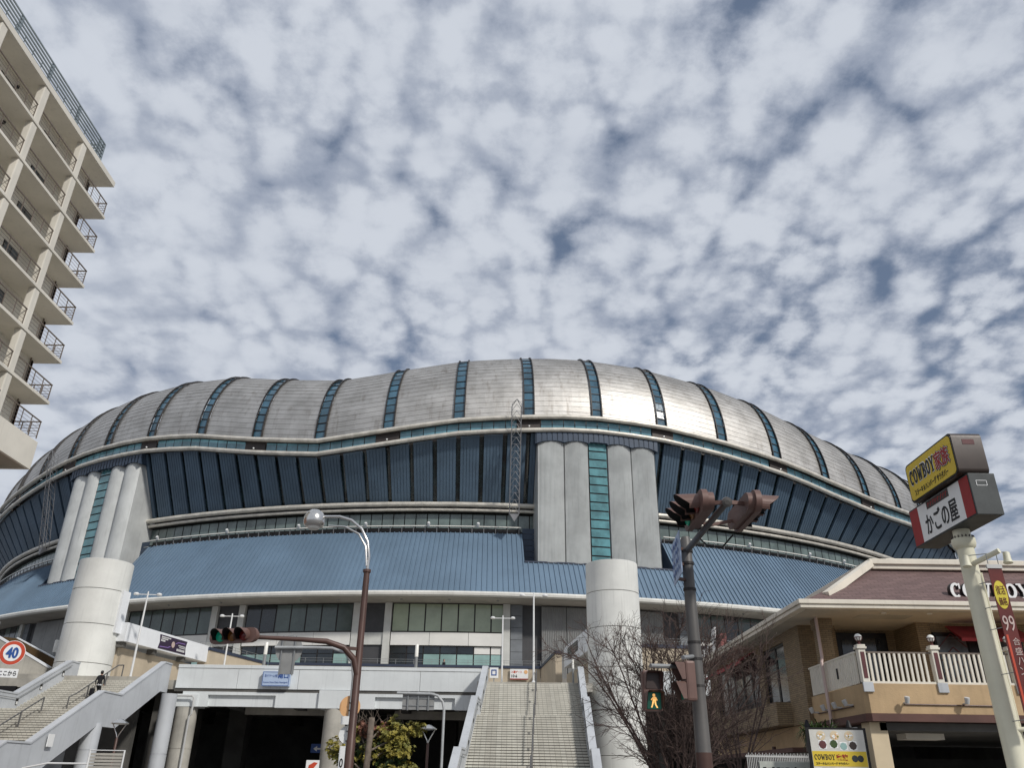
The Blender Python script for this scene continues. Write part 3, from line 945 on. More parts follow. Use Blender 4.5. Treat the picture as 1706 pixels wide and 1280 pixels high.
def fascia(x0, x1, n):
    for i in range(n):
        a = x0 + (x1 - x0) * i / n + .012; b = x0 + (x1 - x0) * (i + 1) / n - .012
        p = MB(); p.box((a, 63.70, 7.42), (b, 64.0, 8.82)); p = p.build('fascia_panel', 'deck_white', deck, bevel=.015)
    c = MB(); c.box((x0, 63.66, 8.85), (x1, 64.05, 9.1)); c.build('coping', 'deck_white', deck, bevel=.02)


fascia(-24.85, -2.0, 5)
fascia(6.4, 40, 7)
mb = MB(); mb.box((-24.9, 63.78, 7.2), (-2.0, 64.2, 7.4)); mb.build('drip_ledge', 'concrete_dark', deck)
for x0, x1 in ((-24.2, -14.05), (-11.35, -2.3)):            # girders with a recessed middle
    mb = MB(); mb.box((x0, 63.75, 6.98), (x1, 64.5, 7.2)); mb.box((x0, 63.75, 6.15), (x0 + (1.9 if x0 < -20 else 1.5), 64.5, 6.98))
    mb.box((x1 - (3.2 if x0 < -20 else 1.6), 63.75, 6.15), (x1, 64.5, 6.98))
    g0 = mb.build('girder', 'deck_white', deck)
    mb = MB(); mb.box((x0 + 1.5, 64.0, 6.2), (x1 - 1.5, 64.4, 6.98)); mb.build('girder_web', 'deck_white', g0)
mb = MB(); mb.box((-14.0, 63.5, 6.12), (-11.4, 65.6, 7.38)); mb.build('column_head', 'deck_white', deck, bevel=.03)
mb = MB(); mb.box((-25.0, 63.6, 6.12), (-23.0, 65.6, 7.0)); mb.build('column_head', 'deck_white', deck, bevel=.03)


def round_column(x, y, r, z1, joint, parent, m='concrete'):
    mb = MB(); mb.lathe([(r, 0), (r, joint - .03), (r - .03, joint - .03), (r - .03, joint), (r, joint), (r, z1)], (x, y, 0), 28)
    return mb.build('column', m, parent, smooth=True)


round_column(-12.8, 64.3, .8, 6.12, 3.3, deck)
round_column(-23.9, 64.3, .8, 6.1, 3.3, deck)
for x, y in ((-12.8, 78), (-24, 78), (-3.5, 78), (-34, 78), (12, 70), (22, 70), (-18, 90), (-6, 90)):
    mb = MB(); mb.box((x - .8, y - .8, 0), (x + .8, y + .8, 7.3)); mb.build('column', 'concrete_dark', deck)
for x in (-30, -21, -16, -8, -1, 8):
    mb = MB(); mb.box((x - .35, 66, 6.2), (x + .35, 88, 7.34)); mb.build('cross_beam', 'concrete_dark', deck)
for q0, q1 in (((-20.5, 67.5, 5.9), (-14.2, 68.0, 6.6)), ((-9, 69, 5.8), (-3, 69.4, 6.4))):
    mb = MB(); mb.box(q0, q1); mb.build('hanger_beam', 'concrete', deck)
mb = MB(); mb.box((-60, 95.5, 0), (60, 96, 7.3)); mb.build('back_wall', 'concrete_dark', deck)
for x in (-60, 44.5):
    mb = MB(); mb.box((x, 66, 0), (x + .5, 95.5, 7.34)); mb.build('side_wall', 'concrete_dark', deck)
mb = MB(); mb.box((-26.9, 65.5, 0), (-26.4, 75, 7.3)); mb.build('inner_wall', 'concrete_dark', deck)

mb = MB(); mb.tube([(-24.6, 63.3, 6.85), (-23.3, 63.3, 6.85), (-23.15, 63.32, 6.7), (-23.15, 63.35, 5.6), (-23.3, 63.38, 5.45), (-23.3, 63.4, 0)], .07, 8); mb.build('drainpipe', 'pipe_grey', deck, smooth=True)
# ---- staircases
STEP_H, TREAD = .155, .34
FL = [(18, 2.5), (20, 2.2), (14, 0)]                        # risers of each flight, landing after it


def staircase(label, x0, x1, ytop, yaw, rail_mid):
    """x0, x1: inner edges at the top; the stair comes down towards -y"""
    s = thing('staircase', label, 'stairs', ((x0 + x1) / 2, ytop - 18, 0))
    M = Matrix.Translation(((x0 + x1) / 2, ytop, 0)) @ Matrix.Rotation(-yaw, 4, 'Z'); hw = (x1 - x0) / 2
    z = DK; y = 0.; prof = [(0., DK)]
    # a step: tiled block over a recessed strip, coloured dark as the gap's shadow
    def mk(name, z, y, depth):
        mb = MB(); mb.box((-hw, y, z - STEP_H + .05), (hw, y + depth, z)); o = mb.xf(M).build(name, 'stair_tile', s)
        mb = MB(); mb.box((-hw, y + .05, z - STEP_H - .02), (hw, y + depth, z - STEP_H + .049)); mb.xf(M).build('step_gap_shade', 'concrete_dark', o)
        return o
    proto = None; n_all = 0
    for fi, (n, land) in enumerate(FL):
        for k in range(n):
            y -= 0 if (fi == 0 and k == 0) else TREAD
            if proto is None: proto = mk('step', z, y, TREAD + .06); py, pz = y, z
            else:
                o = copy_tree(proto, s); o.location = M.to_3x3() @ V((0, y - py, z - pz))
            z -= STEP_H
        prof.append((y, z))
        if land:
            mk('landing', z, y - land, land + .02); y -= land; prof.append((y, z)); y += 0
            z -= STEP_H; y -= 0; y += TREAD - TREAD
    # side walls follow the flights
    top = [(a, b + 1.05) for a, b in prof]
    bot = [(a, b - .95) for a, b in prof]
    bot = [(a, max(b, -.05)) for a, b in bot]
    for sg in (-1, 1):
        xi = sg * hw
        out = [(1.2, DK + 1.05)] + top + list(reversed(bot)) + [(1.2, DK - .95)]
        mb = MB(); mb.prism([(xi, a, b) for a, b in out], (sg * .32, 0, 0)); mb.xf(M)
        w = mb.build('side_wall', 'deck_grey', s, fixn=True)
        cp = MB()
        for (a0, b0), (a1, b1) in zip([(1.2, DK + 1.05)] + top, top): cp.bar((xi + sg * .16, a0, b0 + .03), (xi + sg * .16, a1, b1 + .03), .42, .1)
        cp.xf(M).build('coping', 'deck_grey', w)
        # handrail inside the wall and small step lights
        hr = MB(); hr.tube([(xi - sg * .1, a, b + .78) for a, b in prof], .025, 8); hr.xf(M).build('wall_handrail', 'grey_post', s)
        for f in (.8, 3.2, 5.6, 8., 10.5, 13.2):
            zz = interp(-f, [q[0] for q in reversed(prof)], [q[1] for q in reversed(prof)]) + .5
            lb = MB(); lb.box((xi - sg * .03, -f - .12, zz - .2), (xi + sg * .02, -f + .12, zz + .2)); lb.xf(M)
            lo = lb.build('step_light', 'black_frame', w)
            lb = MB(); lb.box((xi - sg * .035, -f - .09, zz - .17), (xi + sg * .0, -f + .09, zz + .02)); lb.xf(M).build('lens', 'lamp_white', lo)
    # soffit
    sf = MB(); inner = [(1.0, DK - .6)] + [(a, b - .6) for a, b in prof]; ib = [(a, max(b - .85, -.06)) for a, b in prof]
    sf.prism([(-hw + .01, a, b) for a, b in inner + list(reversed(ib)) + [(1.0, DK - .85)]], (2 * hw - .02, 0, 0)); sf.xf(M)
    sf.build('soffit', 'concrete', s, fixn=True)
    # centre handrail: two stretches with posts
    def rail(ya, yb, nposts, bend=True):
        def zz(y): return interp(y, [q[0] for q in reversed(prof)], [q[1] for q in reversed(prof)])
        r = MB(); pts = [(rail_mid, ya, zz(ya) + .1), (rail_mid, ya, zz(ya) + .86)]
        for q in range(9): yy = ya + (yb - ya) * q / 8; pts.append((rail_mid, yy, zz(yy) + .9))
        pts += [(rail_mid, yb, zz(yb) + .86), (rail_mid, yb, zz(yb))]
        r.tube(pts, .045, 8); r.xf(M)
        h = r.build('handrail', 'rail_dark', s, smooth=True)
        for q in range(1, nposts):
            yy = ya + (yb - ya) * q / nposts; p = MB(); p.tube([(rail_mid, yy, zz(yy)), (rail_mid, yy, zz(yy) + .88)], .05, 8); p.xf(M).build('post', 'rail_dark', h)
    rail(.6, -6.0, 3); rail(-8.9, -15.0, 3); rail(-17.6, -21.5, 2)
    return s, M, prof


sc, MC, PROF = staircase('broad tiled staircase climbing straight up to the deck beside the white column', -1.5, 5.2, 62.0, .049, .25)
sl, ML, _ = staircase('tiled staircase on the left with grey side walls and a person climbing', -32.4, -25.7, 62.5, .02, .3)
for x, y, z1, r in ((-25.95, 54.5, 4.4, .55), (-31.6, 54.5, 4.4, .55), (-31.2, 61.0, 6.8, .6), (-24.7, 62.6, 6.9, .55)):
    round_column(x, y, r, z1, 2.9, sl, 'deck_grey')
mb = MB(); mb.box((-32.5, 63.2, 0), (-27.2, 63.9, 6.2)); mb.build('pier', 'concrete_dark', sl)
lettering('notice', '', (0, 0, 0), (1, 0, 0), (0, 0, 1), 1, 1, 'ink_black', sl) if False else None
nt = MB(); nt.box((-25.52, 48.7, 2.9), (-25.46, 49.3, 3.55)); tag(nt.build('notice_sticker', 'sign_white'), 'small white notice stuck on the grey left stair wall', 'notice')

# ---- big white columns with radial link beams
def big_column(cx, cy, label):
    t = thing('white_column', label, 'column', (cx, cy, 0))
    r = 2.07
    js = [0., 3.2, 6.2, 9.2, 12.1, 14.8, 17.2]
    for i in range(len(js) - 1):
        a, b = js[i] + (.02 if i else 0), js[i + 1] - .02
        mb = MB(); top = (i == len(js) - 2)
        mb.lathe([(r - .02, a), (r, a + .02), (r, b - .02), (r - .02, b)] + ([(r - .12, b + .02), (r - .14, b - .1), (0.01, b - .1)] if top else []), (cx, cy, 0), 56)
        mb.build('drum', 'white_column', t, smooth=True)
    mb = MB(); mb.lathe([(r - .05, 0), (r - .05, 17.)], (cx, cy, 0), 40); mb.build('core', 'concrete_dark', t, smooth=True)
    return t


cl = big_column(-33.25, 66.0, 'huge white round column left of the purple banner, behind the left staircase')
cr = big_column(8.2, 64.0, 'huge white round column right of the broad staircase, behind the bare tree')


def oriented(a, b, w0, w1, z0, z1):
    """box along a->b (xy), from w0 to w1 to the left of it, z0..z1"""
    a = V((a[0], a[1], 0)); b = V((b[0], b[1], 0)); d = (b - a).normalized(); n = V((-d.y, d.x, 0))
    vs_ = [p + n * w + V((0, 0, z)) for z in (z0, z1) for p, w in ((a, w0), (b, w0), (b, w1), (a, w1))]
    return MB().add(vs_, [(0, 3, 2, 1), (4, 5, 6, 7), (0, 1, 5, 4), (1, 2, 6, 5), (2, 3, 7, 6), (3, 0, 4, 7)])


LA, LB = (-30.44, 66.0), (-28.15, 78.5)
beamL = thing('link_beam', 'white sloping-looking bridge beam running from the left column, purple banner on it', 'beam', (LA[0], LA[1], 11))
oriented(LA, LB, 0, 3.4, 11.05, 12.5).build('box_beam', 'white_beam', beamL, bevel=.03)
oriented((LA[0] - .62, LA[1] - .6), (LA[0] - .45, LA[1] + .3), 0, .6, 11.6, 14.9).build('end_plate', 'white_beam', beamL)
for f in (.0, .35, .72):
    p = lerp((LA[0] - .5, LA[1] + .6, 10.75), (LB[0] - .5, LB[1], 10.75), f)
    mb = MB(); mb.box((p[0] - .3, p[1] - .3, 10.65), (p[0] + .3, p[1] + .3, 11.03)); mb.build('bearing', 'concrete_dark', beamL)
RA, RB = (6.2, 64.6), (5.05, 75.5)
beamR = thing('link_beam', 'white bridge beam at the right column with a dark lettered panel', 'beam', (RA[0], RA[1], 11))
oriented(RB, RA, 0, 3.2, 10.65, 12.35).build('box_beam', 'white_beam', beamR, bevel=.03)

# banner on the left beam, lettered panel on the right beam
bd = (V((*LB, 0)) - V((*LA, 0))).normalized(); bn = V((bd.y, -bd.x, 0))
ban = thing('wall_banner', 'dark purple banner with white lettering on the left link beam', 'banner', tuple(V((*LA, 0)) + bd * 6.5 + V((0, 0, 11.2))))
c0 = V((*LA, 11.25)) + bd * 4.6 + bn * .01; c1 = c0 + bd * 4.3
mb = MB(); mb.prism([c0 + V((0, 0, -.06)), c0 + bd * .15 + V((0, 0, .5)), c0 + V((0, 0, 1.06)), c1 + V((0, 0, 1.06)), c1 - bd * .15 + V((0, 0, .5)), c1 + V((0, 0, -.06))], bn * .03)
mb.build('cloth', 'banner_purple', ban, fixn=True)
fc = bn * .035
for (u0, u1, v0, v1) in ((.25, 1.7, .86, .96), (.25, 1.3, .72, .82), (.25, .9, .54, .68), (3.0, 4.1, .5, .58), (3.2, 4.1, .36, .44), (2.8, 4.1, .08, .26)):
    n = max(3, int((u1 - u0) / .16)); mb = MB()
    for i in range(n):
        a = c0 + bd * (u0 + (u1 - u0) * i / n) + V((0, 0, v0)) + fc
        mb.prism([a, a + bd * (u1 - u0) / n * .62, a + bd * (u1 - u0) / n * .62 + V((0, 0, v1 - v0)), a + V((0, 0, v1 - v0))], bn * .006)
    mb.build('lettering', 'sign_white', ban, fixn=True)
for pts in ([(0.2, .1), (1.4, .16), (1.8, .3)], [(2.5, .62), (2.9, .78), (4.0, .8)]):
    mb = MB()
    for (a, b), (c, d) in zip(pts, pts[1:]): mb.bar(c0 + bd * a + V((0, 0, b)) + fc, c0 + bd * c + V((0, 0, d)) + fc, .01, .05)
    mb.build('ribbon', 'banner_lilac', ban)
mb = MB(); mb.lathe([(.26, 0), (.24, .01), (.01, .012)], c0 + bd * 2.15 + V((0, 0, .5)) + fc, 14, bn); mb.build('emblem', 'pipe_pink', ban)
d2 = (V((*RA, 0)) - V((*RB, 0))).normalized(); n2 = V((d2.y, -d2.x, 0)) * -1
if n2.x > 0: n2 = -n2
p0 = V((*RB, 11.25)) + d2 * 2.2 + n2 * .01
pn = thing('lettered_panel', 'dark grey lettered panel on the beam by the right column', 'sign', tuple(p0))
mb = MB(); mb.prism([p0, p0 + d2 * 4.6, p0 + d2 * 4.6 + V((0, 0, .8)), p0 + V((0, 0, .8))], n2 * .04); mb.build('board', 'dark_frame', pn, fixn=True)
for r_ in range(3):
    mb = MB()
    for i in range(11):
        a = p0 + d2 * (.3 + i * .38) + V((0, 0, .1 + r_ * .23)) + n2 * .041
        mb.prism([a, a + d2 * (.12 + .14 * rnd.random()), a + d2 * .2 + V((0, 0, .15)), a + V((0, 0, .13))], n2 * .006)
    mb.build('lettering', 'grey_post', pn, fixn=True)

# ---- plaza walls (tan, navy coping), level with the beams
def plaza_wall(label, pts, z0, z1, thick=.4, rail=True, cap=True):
    t = thing('plaza_wall', label, 'wall', (pts[0][0], pts[0][1], z0))
    for a, b in zip(pts, pts[1:]):
        oriented(a, b, 0, thick, z0, z1 - .28).build('wall_face', 'tan_wall', t)
        if cap: oriented(a, b, -.08, thick + .08, z1 - .28, z1).build('coping', 'navy_coping', t)
        if rail:
            r = MB(); d = V((b[0] - a[0], b[1] - a[1], 0)); n = max(2, int(d.length / 1.8))
            for i in range(n + 1):
                p = V((a[0], a[1], z1)) + d * i / n; r.tube([p, p + V((0, 0, .5))], .02, 6)
            for h in (.27, .5): r.tube([V((a[0], a[1], z1 + h)), V((b[0], b[1], z1 + h))], .018, 6)
            r.build('railing', 'grey_post', t)
    return t


plaza_wall('tan plaza wall with navy coping across the back of the deck', [(-25.3, 88.9), (3.45, 88.9)], DK, 12.4)
plaza_wall('tan plaza side wall rising left of the deck beside the banner beam', [(-29.0, 78.5), (-28.0, 78.5), (-25.4, 88.8)], DK, 12.4)
plaza_wall('tan wall in shade under the left link beam', [(-31.2, 66.8), (-29.0, 78.4)], DK, 11.0, rail=False, cap=False)
plaza_wall('tan plaza side wall with navy coping beside the top of the broad stairs', [(3.5, 88.8), (4.4, 77.5), (5.0, 77.5)], DK, 12.4)
plaza_wall('tan wall under the beam at the right white column', [(5.4, 77.3), (6.9, 66.5)], DK, 10.6, rail=False, cap=False)
plaza_wall('pale tan plaza wall right of the white column behind the bare tree', [(11.0, 70.5), (40, 74)], DK, 12.1)
pf = MB(); pf.box((-60, 89.4, 10.6), (60, 101, 11.25)); pf.box((10.8, 71.6, 10.6), (60, 89.4, 11.248)); pf.box((-60, 80, 10.6), (-32, 89.4, 11.246))
o = pf.build('plaza_paving', 'paving'); o['kind'] = 'structure'

# ---- left ramp parapets behind the left stair
rp = thing('stair_parapet', 'white sloping parapet of the upper stair left of the white column', 'parapet', (-40, 66, 8))
mb = MB(); mb.prism([(-36.1, 66.2, 9.0), (-40.5, 66.2, 11.15), (-46, 66.2, 13.8), (-46, 66.2, 7.6), (-36.1, 66.2, 7.6)], (0, .4, 0)); w = mb.build('wall', 'concrete', rp, fixn=True)
mb = MB(); mb.bar((-46, 66.4, 13.87), (-36.0, 66.4, 9.02), .5, .12); mb.build('coping', 'white_beam', w)
mb = MB(); mb.prism([(-35.4, 69.5, 9.15), (-41.1, 69.5, 11.65), (-46, 69.5, 12.1), (-46, 69.5, 8), (-35.4, 69.5, 8)], (0, .4, 0)); w = mb.build('wall', MATS.get('brown_wall') or mat('brown_wall', S(96, 74, 44), .85, 0, .15, 1.), rp, fixn=True)
mb = MB(); mb.bar((-41.1, 69.7, 11.68), (-35.3, 69.7, 9.13), .4, .1); mb.build('coping', 'white_beam', w)
mb = MB(); mb.box((-46, 64.2, 7.4), (-33.2, 66.1, 8.3)); mb.build('base_block', 'concrete', rp)
fin = MB(); fin.box((-41.5, 63.9, 6.0), (-36.8, 64.1, 7.4)); fin.build('opening_shade_panel', 'black_frame', rp)  # solid slab, its black stands for the shade inside an opening

# ---- lights on the deck
def twin_lamp():
    t = thing('twin_lamp_post', '', 'lamp post', (0, 0, 0), 'white twin lamp posts on the deck', False)
    mb = MB(); mb.lathe([(.16, 0), (.16, .12), (.09, .2), (.075, 3.0), (.06, 6.5), (.05, 6.65), (.01, 6.67)], n=12); mb.build('pole', 'lamp_white', t, smooth=True)
    mb = MB(); mb.bar((-.8, 0, 6.42), (.8, 0, 6.42), .05, .06); mb.build('arm', 'lamp_white', t)
    for sg in (-1, 1):
        mb = MB(); mb.lathe([(.05, -.03), (.2, -.02), (.22, .06), (.16, .15), (.02, .19)], (sg * .88, 0, 6.38), 14); mb.build('lamp_head', 'lamp_white', t, smooth=True)
    return t


tl = twin_lamp()
for i, (x, y, rz, lab) in enumerate(((-28.7, 64.5, .1, 'white twin lamp post in front of the banner beam at the left'), (-24.8, 73.6, 0, 'white twin lamp post behind the deck fascia, left of the overhead signal'),
                                     (-.5, 72.6, 0, 'shorter looking white twin lamp post left of the stair top'), (1.93, 62.75, 0, 'tall white twin lamp post standing at the top of the broad stairs'))):
    t = tl if i == 0 else copy_tree(tl); t.location = (x, y, DK); t.rotation_euler.z = rz; t['label'] = lab


def light_column():
    t = thing('light_column', '', 'lamp post', (0, 0, 0), 'short light columns on the deck', False)
    mb = MB(); mb.lathe([(.14, 0), (.14, 2.6), (.11, 2.62), (.11, 2.7)], n=14); mb.build('post', 'grey_post', t, smooth=True)
    mb = MB(); mb.lathe([(.15, 2.7), (.15, 3.65), (.12, 3.7), (.01, 3.72)], n=14); mb.build('light_tube', 'globe', t, smooth=True)
    return t


lc = light_column()
for i, (x, y, lab) in enumerate(((-20.3, 70, 'grey light column with white top left of the round sign back'), (-7.65, 70, 'grey light column with white top just right of the brown lamp pole'),
                                 (-38.2, 70.5, 'light column with white top beside the left white column'), (4.9, 63.2, 'slim light column at the top right corner of the broad stairs'))):
    t = lc if i == 0 else copy_tree(lc); t.location = (x, y, DK if i < 3 else DK - 1.6); t['label'] = lab
t.scale = (.55, .55, .75); t.location.z = DK - .9

# ---- signs on the deck
def board(name, label, c, w, h, face, depth=.12, y_face=True, cat='sign'):
    t = thing(name, label, cat, (c[0], c[1], c[2] - h / 2))
    mb = MB(); mb.box((c[0] - w / 2, c[1], c[2] - h / 2), (c[0] + w / 2, c[1] + depth, c[2] + h / 2)); mb.build('board', face, t, bevel=.015)
    return t


bs = board('direction_sign', 'pale blue direction sign on the deck fascia', (-17.3, 63.3, 8.12), 2.05, 1.05, 'sign_plate_blue', .35)
X, Z = (1, 0, 0), (0, 0, 1)
lettering('lettering', '京セラドーム大阪', (-18.15, 63.29, 8.22), X, Z, .95, .22, 'sign_blue', bs, .008)
lettering('lettering', '南口', (-17.15, 63.29, 8.16), X, Z, .75, .36, 'sign_blue', bs, .008, 0, .012)
lettering('lettering', 'Kyocera Dome Osaka Minamiguchi', (-18.2, 63.29, 7.78), X, Z, 1.8, .15, 'sign_blue', bs, .008)
mb = MB()
for a, b in (((-18.28, 63.29, 7.64), (-16.32, 63.29, 7.64)), ((-18.28, 63.29, 8.6), (-16.32, 63.29, 8.6))): mb.bar(a, b, .01, .03)
for x in (-18.28, -16.32): mb.bar((x, 63.288, 7.64), (x, 63.288, 8.6), .03, .01, (0, 1, 0))
mb.build('border', 'sign_blue', bs)
gs = board('gate_sign', 'white gate sign with orange disc and red base line on the tan wall', (1.2, 88.6, 11.52), 1.9, 1.05, 'sign_white')
lettering('lettering', '入場ゲート', (.35, 88.59, 11.62), X, Z, 1.15, .26, 'sign_orange_red', gs, .01, .03)
lettering('lettering', '10·6', (.4, 88.59, 11.2), X, Z, .6, .3, 'ink_black', gs, .01, .03)
mb = MB(); mb.box((.25, 88.57, 11.0), (2.15, 88.595, 11.1)); mb.build('base_line', 'sign_red', gs)
mb = MB(); mb.lathe([(.2, 0), (.19, .015), (.01, .016)], (1.9, 88.59, 11.76), 20, (0, -1, 0)); mb.build('disc', 'sign_orange', gs)
qs = board('lift_sign', 'square white sign with a blue ring beside the stair parapet', (-1.05, 64.6, 8.92), .66, .76, 'sign_white', .2)
mb = MB(); cx_, cz_ = -1.05, 8.93
for a, b in (((-.2, -.2), (.2, -.13)), ((-.2, .15), (.2, .22)), ((-.2, -.13), (-.13, .15)), ((.13, -.13), (.2, .15))): mb.box((cx_ + a[0], 64.57, cz_ + a[1]), (cx_ + b[0], 64.59, cz_ + b[1]))
mb.build('ring', 'sign_blue', qs)
mb = MB(); mb.bar((-1.05, 64.7, 8.0), (-1.05, 64.7, 8.53), .08, .08); mb.build('post', 'grey_post', qs)

# ================================================================== apartment block at the left
AX, AY = -29.05, 45.7                                      # slab edge plane and far end
FH = 2.9; ROOFZ = 39.73
apt = thing('apartment_block', 'tall cream apartment block with railed balconies at the left edge', 'building', (-33, 36, 0))
NEAR = 18.
zs = [ROOFZ - FH * k for k in range(14)]                   # undersides of the slabs
mb = MB(); mb.box((-44, NEAR, 0), (AX - 1.62, AY - .35, ROOFZ + .1)); mb.build('wall', 'apt_wall', apt)
mb = MB(); mb.box((-44, AY - .34, 0), (AX - 2.6, AY - .12, ROOFZ)); mb.build('end_wall', 'apt_brick', apt)
mb = MB(); mb.box((-44.01, NEAR, 0), (AX - 1.61, AY - .33, 18.0)); mb.build('lower_wall', 'apt_brick', apt)
pil_y = [41.4, 36.5, 31.8, 27.1, 22.4]
for i, z in enumerate(zs):
    if z < 1 or i > 7: continue
    top = (i == 0); solid = (i == 7)
    h = .42 if top else .2
    mb = MB(); z0 = z
    mb.box((AX - 2.2, NEAR, z0), (AX, AY, z0 + h))
    sl_ = mb.build('roof_slab' if top else 'balcony_slab', 'apt_cream', apt, bevel=.02)
    if top:
        mb = MB(); mb.box((-44, NEAR, z0 + .02), (AX - 2.2, AY - .1, z0 + .4)); mb.build('roof_deck', 'apt_cream', apt)
        continue
    if solid:
        mb = MB(); mb.box((AX - .2, NEAR, z0 - 1.42), (AX + .003, AY + .003, z0 + .35)); mb.build('parapet', 'apt_cream', apt, bevel=.02)
        mb = MB(); mb.box((AX - 2.2, AY - .2, z0 - 1.42), (AX - .21, AY + .002, z0 + .35)); mb.build('parapet', 'apt_cream', apt, bevel=.02)
        mb = MB(); mb.box((AX - 2.2, NEAR, z0 - 1.40), (AX - .21, AY - .21, z0 - 1.2)); mb.build('soffit_slab', 'apt_soffit', apt)
    if i > 7: continue
    # rounded pillars up to the slab above
    for y in pil_y:
        mb = MB(); mb.box((AX - .5, y - .28, z0 + h), (AX - .06, y + .28, z0 + FH)); mb.build('pillar', 'apt_cream', apt, bevel=.06)
    # railing: stretches between the pillars, posts and five bars each
    ys = [NEAR] + sorted(pil_y) + [AY]
    zb = z0 + h + (.36 if solid else 0)
    for a, b in zip(ys, ys[1:]):
        if a < 26: continue
        a2, b2 = a + .3, b - (.3 if b < AY - 1 else .12)
        r_ = MB(); xr = AX - .12
        n = 4
        for k in range(n + 1):
            y = a2 + (b2 - a2) * k / n; r_.bar((xr, y, zb), (xr, y, zb + 1.1), .04, .04)
        r_.bar((xr, a2 - .1, zb + 1.12), (xr, b2 + .05, zb + 1.12), .07, .06)
        rl = r_.build('railing', 'apt_rail', apt)
        for k in range(4):
            br_ = MB(); br_.bar((xr, a2, zb + .16 + .24 * k), (xr, b2, zb + .16 + .24 * k), .016, .016); br_.build('bar', 'apt_rail', rl)
    r_ = MB(); ye = AY - .12                                # end railing
    for k in range(4): r_.bar((AX - .12 - .55 * k, ye, zb), (AX - .12 - .55 * k, ye, zb + 1.1), .05, .05)
    r_.bar((AX - .08, ye, zb + 1.12), (AX - 1.9, ye, zb + 1.12), .07, .06)
    rl = r_.build('railing', 'apt_rail', apt)
    for k in range(5):
        br_ = MB(); br_.bar((AX - .12, ye, zb + .15 + .18 * k), (AX - 1.8, ye, zb + .15 + .18 * k), .025, .025); br_.build('bar', 'apt_rail', rl)
    # glazed balcony door, wall lamp and drainpipe
    for y in (35.2, 40.1, 30.4):
        if y == 39.6 and i % 2 == 0: pass
        d = MB(); d.box((AX - 1.66, y - .75, z0 + h), (AX - 1.58, y + .75, z0 + h + 2.05)); dr = d.build('balcony_door', 'black_frame', apt)
        for q in (-1, 1):
            g0 = MB(); g0.box((AX - 1.6, y + q * .37 - .33, z0 + h + .1), (AX - 1.56, y + q * .37 + .33, z0 + h + 1.98)); g0.build('pane', 'apt_door', dr)
    l_ = MB(); l_.lathe([(.03, 0), (.1, .05), (.12, .2), (.02, .25)], (AX - 1.5, 35.9, z0 + h + 2.1), 10); l_.build('wall_lamp', 'black_matt', apt)
    mb = MB(); mb.tube([(AX - 1.5, AY - .8, z0 + h), (AX - 1.5, AY - .8, z0 + FH)], .05, 8); mb.build('drainpipe', 'apt_rail', apt)
    mb = MB(); mb.box((AX - 1.7, AY - .6, z0 + h), (AX - 1.62, AY - .3, z0 + FH - .01)); mb.build('end_trim', 'apt_brick', apt)
# louvred screen on the roof
sx = AX - .62; ye = 44.2; z0, z1 = ROOFZ + .5, 42.4
mb = MB()
for y in [ye - 3.6 * k for k in range(7)] + [ye - .5]: mb.box((sx - .15, y - .09, z0), (sx + .02, y + .09, z1))
lv = mb.build('roof_screen', 'apt_louvre', apt)
for k in range(8):
    z = z0 + .12 + (z1 - z0 - .15) * k / 7
    b_ = MB(); b_.bar((sx, 19, z), (sx, ye, z), .10, .05 if k < 4 else .07, (0, .0, 1)); b_.build('louvre', 'apt_louvre', lv)
    b_ = MB(); b_.bar((sx - .1, ye, z), (-34, ye, z), .14, .07); b_.build('louvre', 'apt_louvre', lv)
b_ = MB()
for k in range(26): b_.bar((sx - .4, 19 + k * .97, z0), (sx - .4, 19 + k * .97, z1 - .3), .04, .04)
b_.build('screen_mullions', 'apt_louvre', lv, kind='stuff')

# ================================================================== street furniture
# ---- brown lamp pole with dome lamp
PX, PY = -4.27, 24.0
lp = thing('street_lamp', 'brown street lamp with chrome ball head on a curved silver arm', 'street lamp', (PX, PY, 0))
mb = MB(); mb.lathe([(.2, 0), (.2, .05), (.13, .08), (.125, 2.5), (.115, 2.52), (.09, 7.1), (.12, 7.12), (.12, 7.2), (.06, 7.22)], (PX, PY, 0), 16); mb.build('pole', 'brown_paint', lp, smooth=True)
arc = [(PX, PY, 7.0), (PX + .02, PY, 7.6), (PX - .06, PY, 8.05), (PX - .28, PY, 8.45), (PX - .62, PY, 8.72), (PX - 1.0, PY, 8.83), (PX - 1.5, PY, 8.82)]
mb = MB(); mb.tube(arc, .045, 10); mb.build('arm', 'chrome', lp, smooth=True)
arc2 = [(PX - .02, PY - .05, 7.3), (PX - .1, PY - .05, 7.9), (PX - .35, PY - .05, 8.28), (PX - .8, PY - .05, 8.5), (PX - 1.3, PY - .05, 8.52)]
mb = MB(); mb.tube(arc2, .03, 8); mb.build('stay', 'chrome', lp, smooth=True)
mb = MB(); mb.lathe([(.02, .36), (.14, .34), (.25, .26), (.32, .12), (.33, -.02), (.31, -.12), (.27, -.17), (.1, -.22), (.02, -.24)], (PX - 1.77, PY, 8.68), 26); hd = mb.build('lamp_head', 'chrome', lp, smooth='all')
mb = MB(); mb.lathe([(.2, -.19), (.16, -.25), (.05, -.28), (.01, -.285)], (PX - 1.77, PY, 8.68), 20); mb.build('lens', 'globe', hd, smooth=True)


